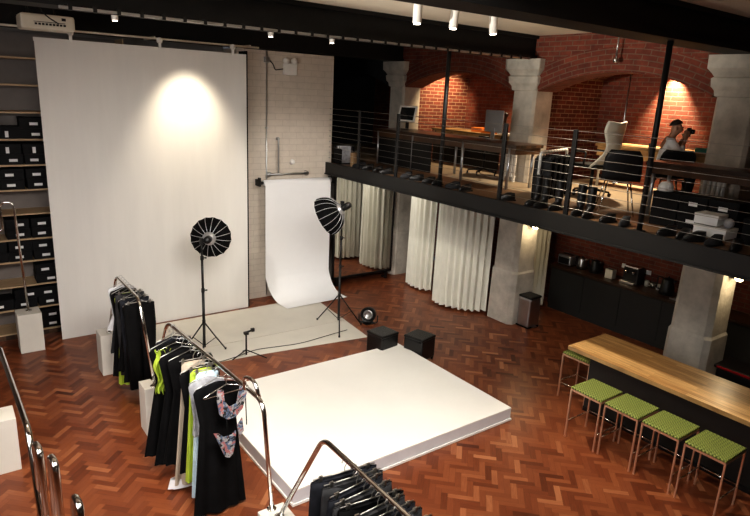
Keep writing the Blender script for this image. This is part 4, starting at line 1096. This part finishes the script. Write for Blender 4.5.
for s in 'LR':
    B += [('pelvis', 'hip' + s), ('hip' + s, 'knee' + s), ('knee' + s, 'ank' + s), ('ank' + s, 'toe' + s), ('chest', 'sh' + s), ('sh' + s, 'el' + s), ('el' + s, 'wr' + s), ('wr' + s, 'palm' + s)]
    sg = -1 if s == 'L' else 1
    px, py, pz = J['palm' + s][0]
    for k, (dy, ln) in enumerate(((.028, .070), (.010, .080), (-.008, .075), (-.026, .060))):
        a, b, c = 'f%d%sa' % (k, s), 'f%d%sb' % (k, s), 'f%d%sc' % (k, s)
        J[a] = ((px - sg * .006, py + dy, pz + .035), .009, .009); J[b] = ((px - sg * .018, py + dy, pz + .035 + ln * .5), .0085, .0085); J[c] = ((px - sg * .042, py + dy, pz + .035 + ln * .8), .0075, .0075)
        B += [('palm' + s, a), (a, b), (b, c)]
    J['t1' + s] = ((px - sg * .012, py - .045, pz + .005), .010, .010); J['t2' + s] = ((px - sg * .035, py - .06, pz + .035), .0085, .0085)
    B += [('palm' + s, 't1' + s), ('t1' + s, 't2' + s)]
skin_mesh('body', J, B, 'skin', pe, 2)
JS = {'w0': ((0, -.06, .54), .165, .125), 'w1': ((0, -.06, .70), .145, .115), 'c': ((0, -.02, .90), .175, .122), 'n': ((0, .005, 1.015), .085, .075),
      'sL': ((-.18, -.01, .965), .075, .075), 'aL': ((-.22, .07, .88), .064, .064), 'eL': ((-.24, .13, .825), .056, .056), 'fL': ((-.17, .18, .915), .044, .044),
      'sR': ((.18, -.01, .965), .075, .075), 'aR': ((.22, .07, .88), .064, .064), 'eR': ((.24, .13, .825), .056, .056), 'fR': ((.18, .18, .915), .044, .044)}
skin_mesh('shirt', JS, [('w0', 'w1'), ('w1', 'c'), ('c', 'n'), ('c', 'sL'), ('sL', 'aL'), ('aL', 'eL'), ('eL', 'fL'), ('c', 'sR'), ('sR', 'aR'), ('aR', 'eR'), ('eR', 'fR')], 'whitefab', pe)
JT = {'p': ((0, -.06, .535), .155, .12), 'hL': ((-.10, -.02, .52), .098, .095), 'kL': ((-.13, .39, .50), .078, .075), 'aL': ((-.13, .36, .13), .058, .06), 'hR': ((.10, -.02, .52), .098, .095), 'kR': ((.13, .39, .50), .078, .075), 'aR': ((.13, .36, .13), .058, .06)}
skin_mesh('trousers', JT, [('p', 'hL'), ('hL', 'kL'), ('kL', 'aL'), ('p', 'hR'), ('hR', 'kR'), ('kR', 'aR')], 'navyfab', pe)
hb = MB(); HR = []
for i in range(11):                              # short hair: a cap lower at the nape than over the brow
    ph = i / 10; ring = []
    for k in range(28):
        a = 2 * PI * k / 28; fr_ = .5 + .5 * math.sin(a)          # 1 at the brow, 0 at the nape
        lo = 1.60 * (1 - fr_) + 1.02 * fr_
        t = max(.02, lo * ph); w_ = 1 + .02 * math.sin(k * 5 + i * 3)
        ring.append((.086 * w_ * math.sin(t) * math.cos(a), .052 + .104 * w_ * math.sin(t) * math.sin(a), 1.205 + .108 * w_ * math.cos(t)))
    HR.append(ring)
hb.rings(HR, cap0=True, cap1=False).build('hair', 'hair', pe)
for s in (-1, 1):
    MB().lathe([(.0, -.012), (.012, -.006), (.012, .006), (0, .012)], c=(s * .03, .147, 1.19), n=10).build('eye', 'hair', pe)
    MB().lathe([(0, -.03), (.012, -.02), (.014, .0), (.010, .02), (0, .03)], c=(s * .085, .045, 1.175), n=10).build('ear', 'skin', pe)
MB().box((0, .152, 1.125), (.045, .01, .008), bev=.003).build('mouth', 'rust', pe)
cm_ = thing('handheld_camera', 'dark camera held up in the hands of the seated person', 'camera', (0, 0, 0))
qv = Matrix.Translation((8.97, 4.82, MZ)) @ Matrix.Rotation(R(-143), 4, 'Z') @ Vector((.01, .225, .985))
cm_.location = qv; cm_.rotation_euler = (0, 0, R(-143))
MB().box((0, 0, .06), (.10, .05, .13), bev=.008).build('body', 'black', cm_)
MB().lathe([(0, .02), (.035, .02), (.035, .075), (.03, .08), (0, .075)], mt=Matrix.Translation((0, 0, .07)) @ Matrix.Rotation(R(-90), 4, 'X'), n=18).build('lens', 'screenblk', cm_)

# ------------------------------------------------------------------ light
def area(name, loc, tgt, size, power, col=(1, 1, 1), sy=None, spread=180):
    l = bpy.data.lights.new(name, 'AREA'); l.energy = power; l.color = col; l.size = size
    if sy: l.shape = 'RECTANGLE'; l.size_y = sy
    l.spread = R(spread)
    o = bpy.data.objects.new(name, l); COL.objects.link(o); o.location = loc
    o.rotation_euler = (Vector(tgt) - Vector(loc)).to_track_quat('-Z', 'Y').to_euler()
    return o
def spot(name, loc, tgt, power, ang, blend=.4, col=(1, .84, .62), r=.03):
    l = bpy.data.lights.new(name, 'SPOT'); l.energy = power; l.color = col; l.spot_size = R(ang); l.spot_blend = blend; l.shadow_soft_size = r
    o = bpy.data.objects.new(name, l); COL.objects.link(o); o.location = loc
    o.rotation_euler = (Vector(tgt) - Vector(loc)).to_track_quat('-Z', 'Y').to_euler()
    return o
def point(name, loc, power, col=(1, .8, .5), r=.06):
    l = bpy.data.lights.new(name, 'POINT'); l.energy = power; l.color = col; l.shadow_soft_size = r
    o = bpy.data.objects.new(name, l); COL.objects.link(o); o.location = loc
    return o
area('daylight_from_left', (-3.2, 3.5, 3.4), (3.2, 7.0, .3), 3.0, 88, (1, .98, .95), 2.2, 120)
area('overhead_fill', (1.9, 2.2, 4.95), (3.4, 6.2, 0), 2.4, 165, (1, .95, .88), 1.6, 110)
area('backdrop_fill', (-.5, .4, 4.7), (3.2, 10, 1.4), 1.4, 9, (1, .98, .95), 1.0, 60)
spot('backdrop_wash', (3.44, 9.20, 4.62), (3.46, 10.0, 3.15), 145, 70, .95, (1, .87, .66), .10)
spot('platform_spot', (4.50, 5.5, 4.75), (4.1, 5.8, 0), 120, 62, .8, (1, .94, .84))
spot('floor_spot', (1.0, 6.0, 4.9), (1.0, 6.0, 0), 240, 64, .9, (1, .86, .68))
spot('front_floor_spot', (4.6, 2.6, 4.9), (4.9, 2.9, 0), 180, 60, .9, (1, .86, .68))
spot('mat_spot', (4.25, 6.86, 4.58), (4.4, 8.6, 0), 110, 56, .8, (1, .93, .82))
spot('paper_spot', (6.15, 5.5, 4.75), (5.6, 10.0, 1.9), 240, 44, .8, (1, .94, .86))
spot('curtain_spot', (3.4, 6.86, 4.58), (8.0, 8.6, 1.0), 330, 34, .8, (1, .94, .84))
spot('bar_spot', (5.68, 5.4, 4.75), (6.4, 3.1, 0.6), 290, 50, .9, (1, .88, .70))
spot('far_bay_wall', (9.45, 9.75, 4.52), (9.5, 10.5, 3.95), 130, 96, .6, (1, .74, .45))
spot('far_bay_desk', (9.3, 8.7, 4.6), (9.5, 8.5, 2.6), 110, 120, .7, (1, .78, .52))
spot('near_bay_cone', (10.10, 5.60, 4.70), (10.15, 5.58, 3.3), 520, 70, .7, (1, .76, .48))
spot('near_bay_floor', (8.9, 5.6, 4.55), (8.4, 5.9, 2.6), 210, 86, .7, (1, .82, .58))
area('under_gallery_fill', (7.3, 9.5, 2.41), (7.9, 9.3, 0), .35, 9, (1, .93, .82))  # added fill hidden behind the deck edge, brightens the curtain backs
spot('ceiling_fill', (-2.2, 4.9, 3.3), (5.6, 5.5, 5.05), 1500, 30, .9, (1, .95, .84))  # added lamp out of view, brightens the plaster between the beams
point('column_lamp_glow', (8.56, 6.68, 1.86), 9)
point('column_lamp_glow', (8.56, 3.23, 1.86), 8)
w = bpy.data.worlds.new('world'); scn.world = w; w.use_nodes = True
w.node_tree.nodes['Background'].inputs['Color'].default_value = (.9, .92, 1, 1)
w.node_tree.nodes['Background'].inputs['Strength'].default_value = .06
scn.view_settings.view_transform = 'Standard'
scn.view_settings.look = 'Medium High Contrast'
scn.view_settings.exposure = 0.45
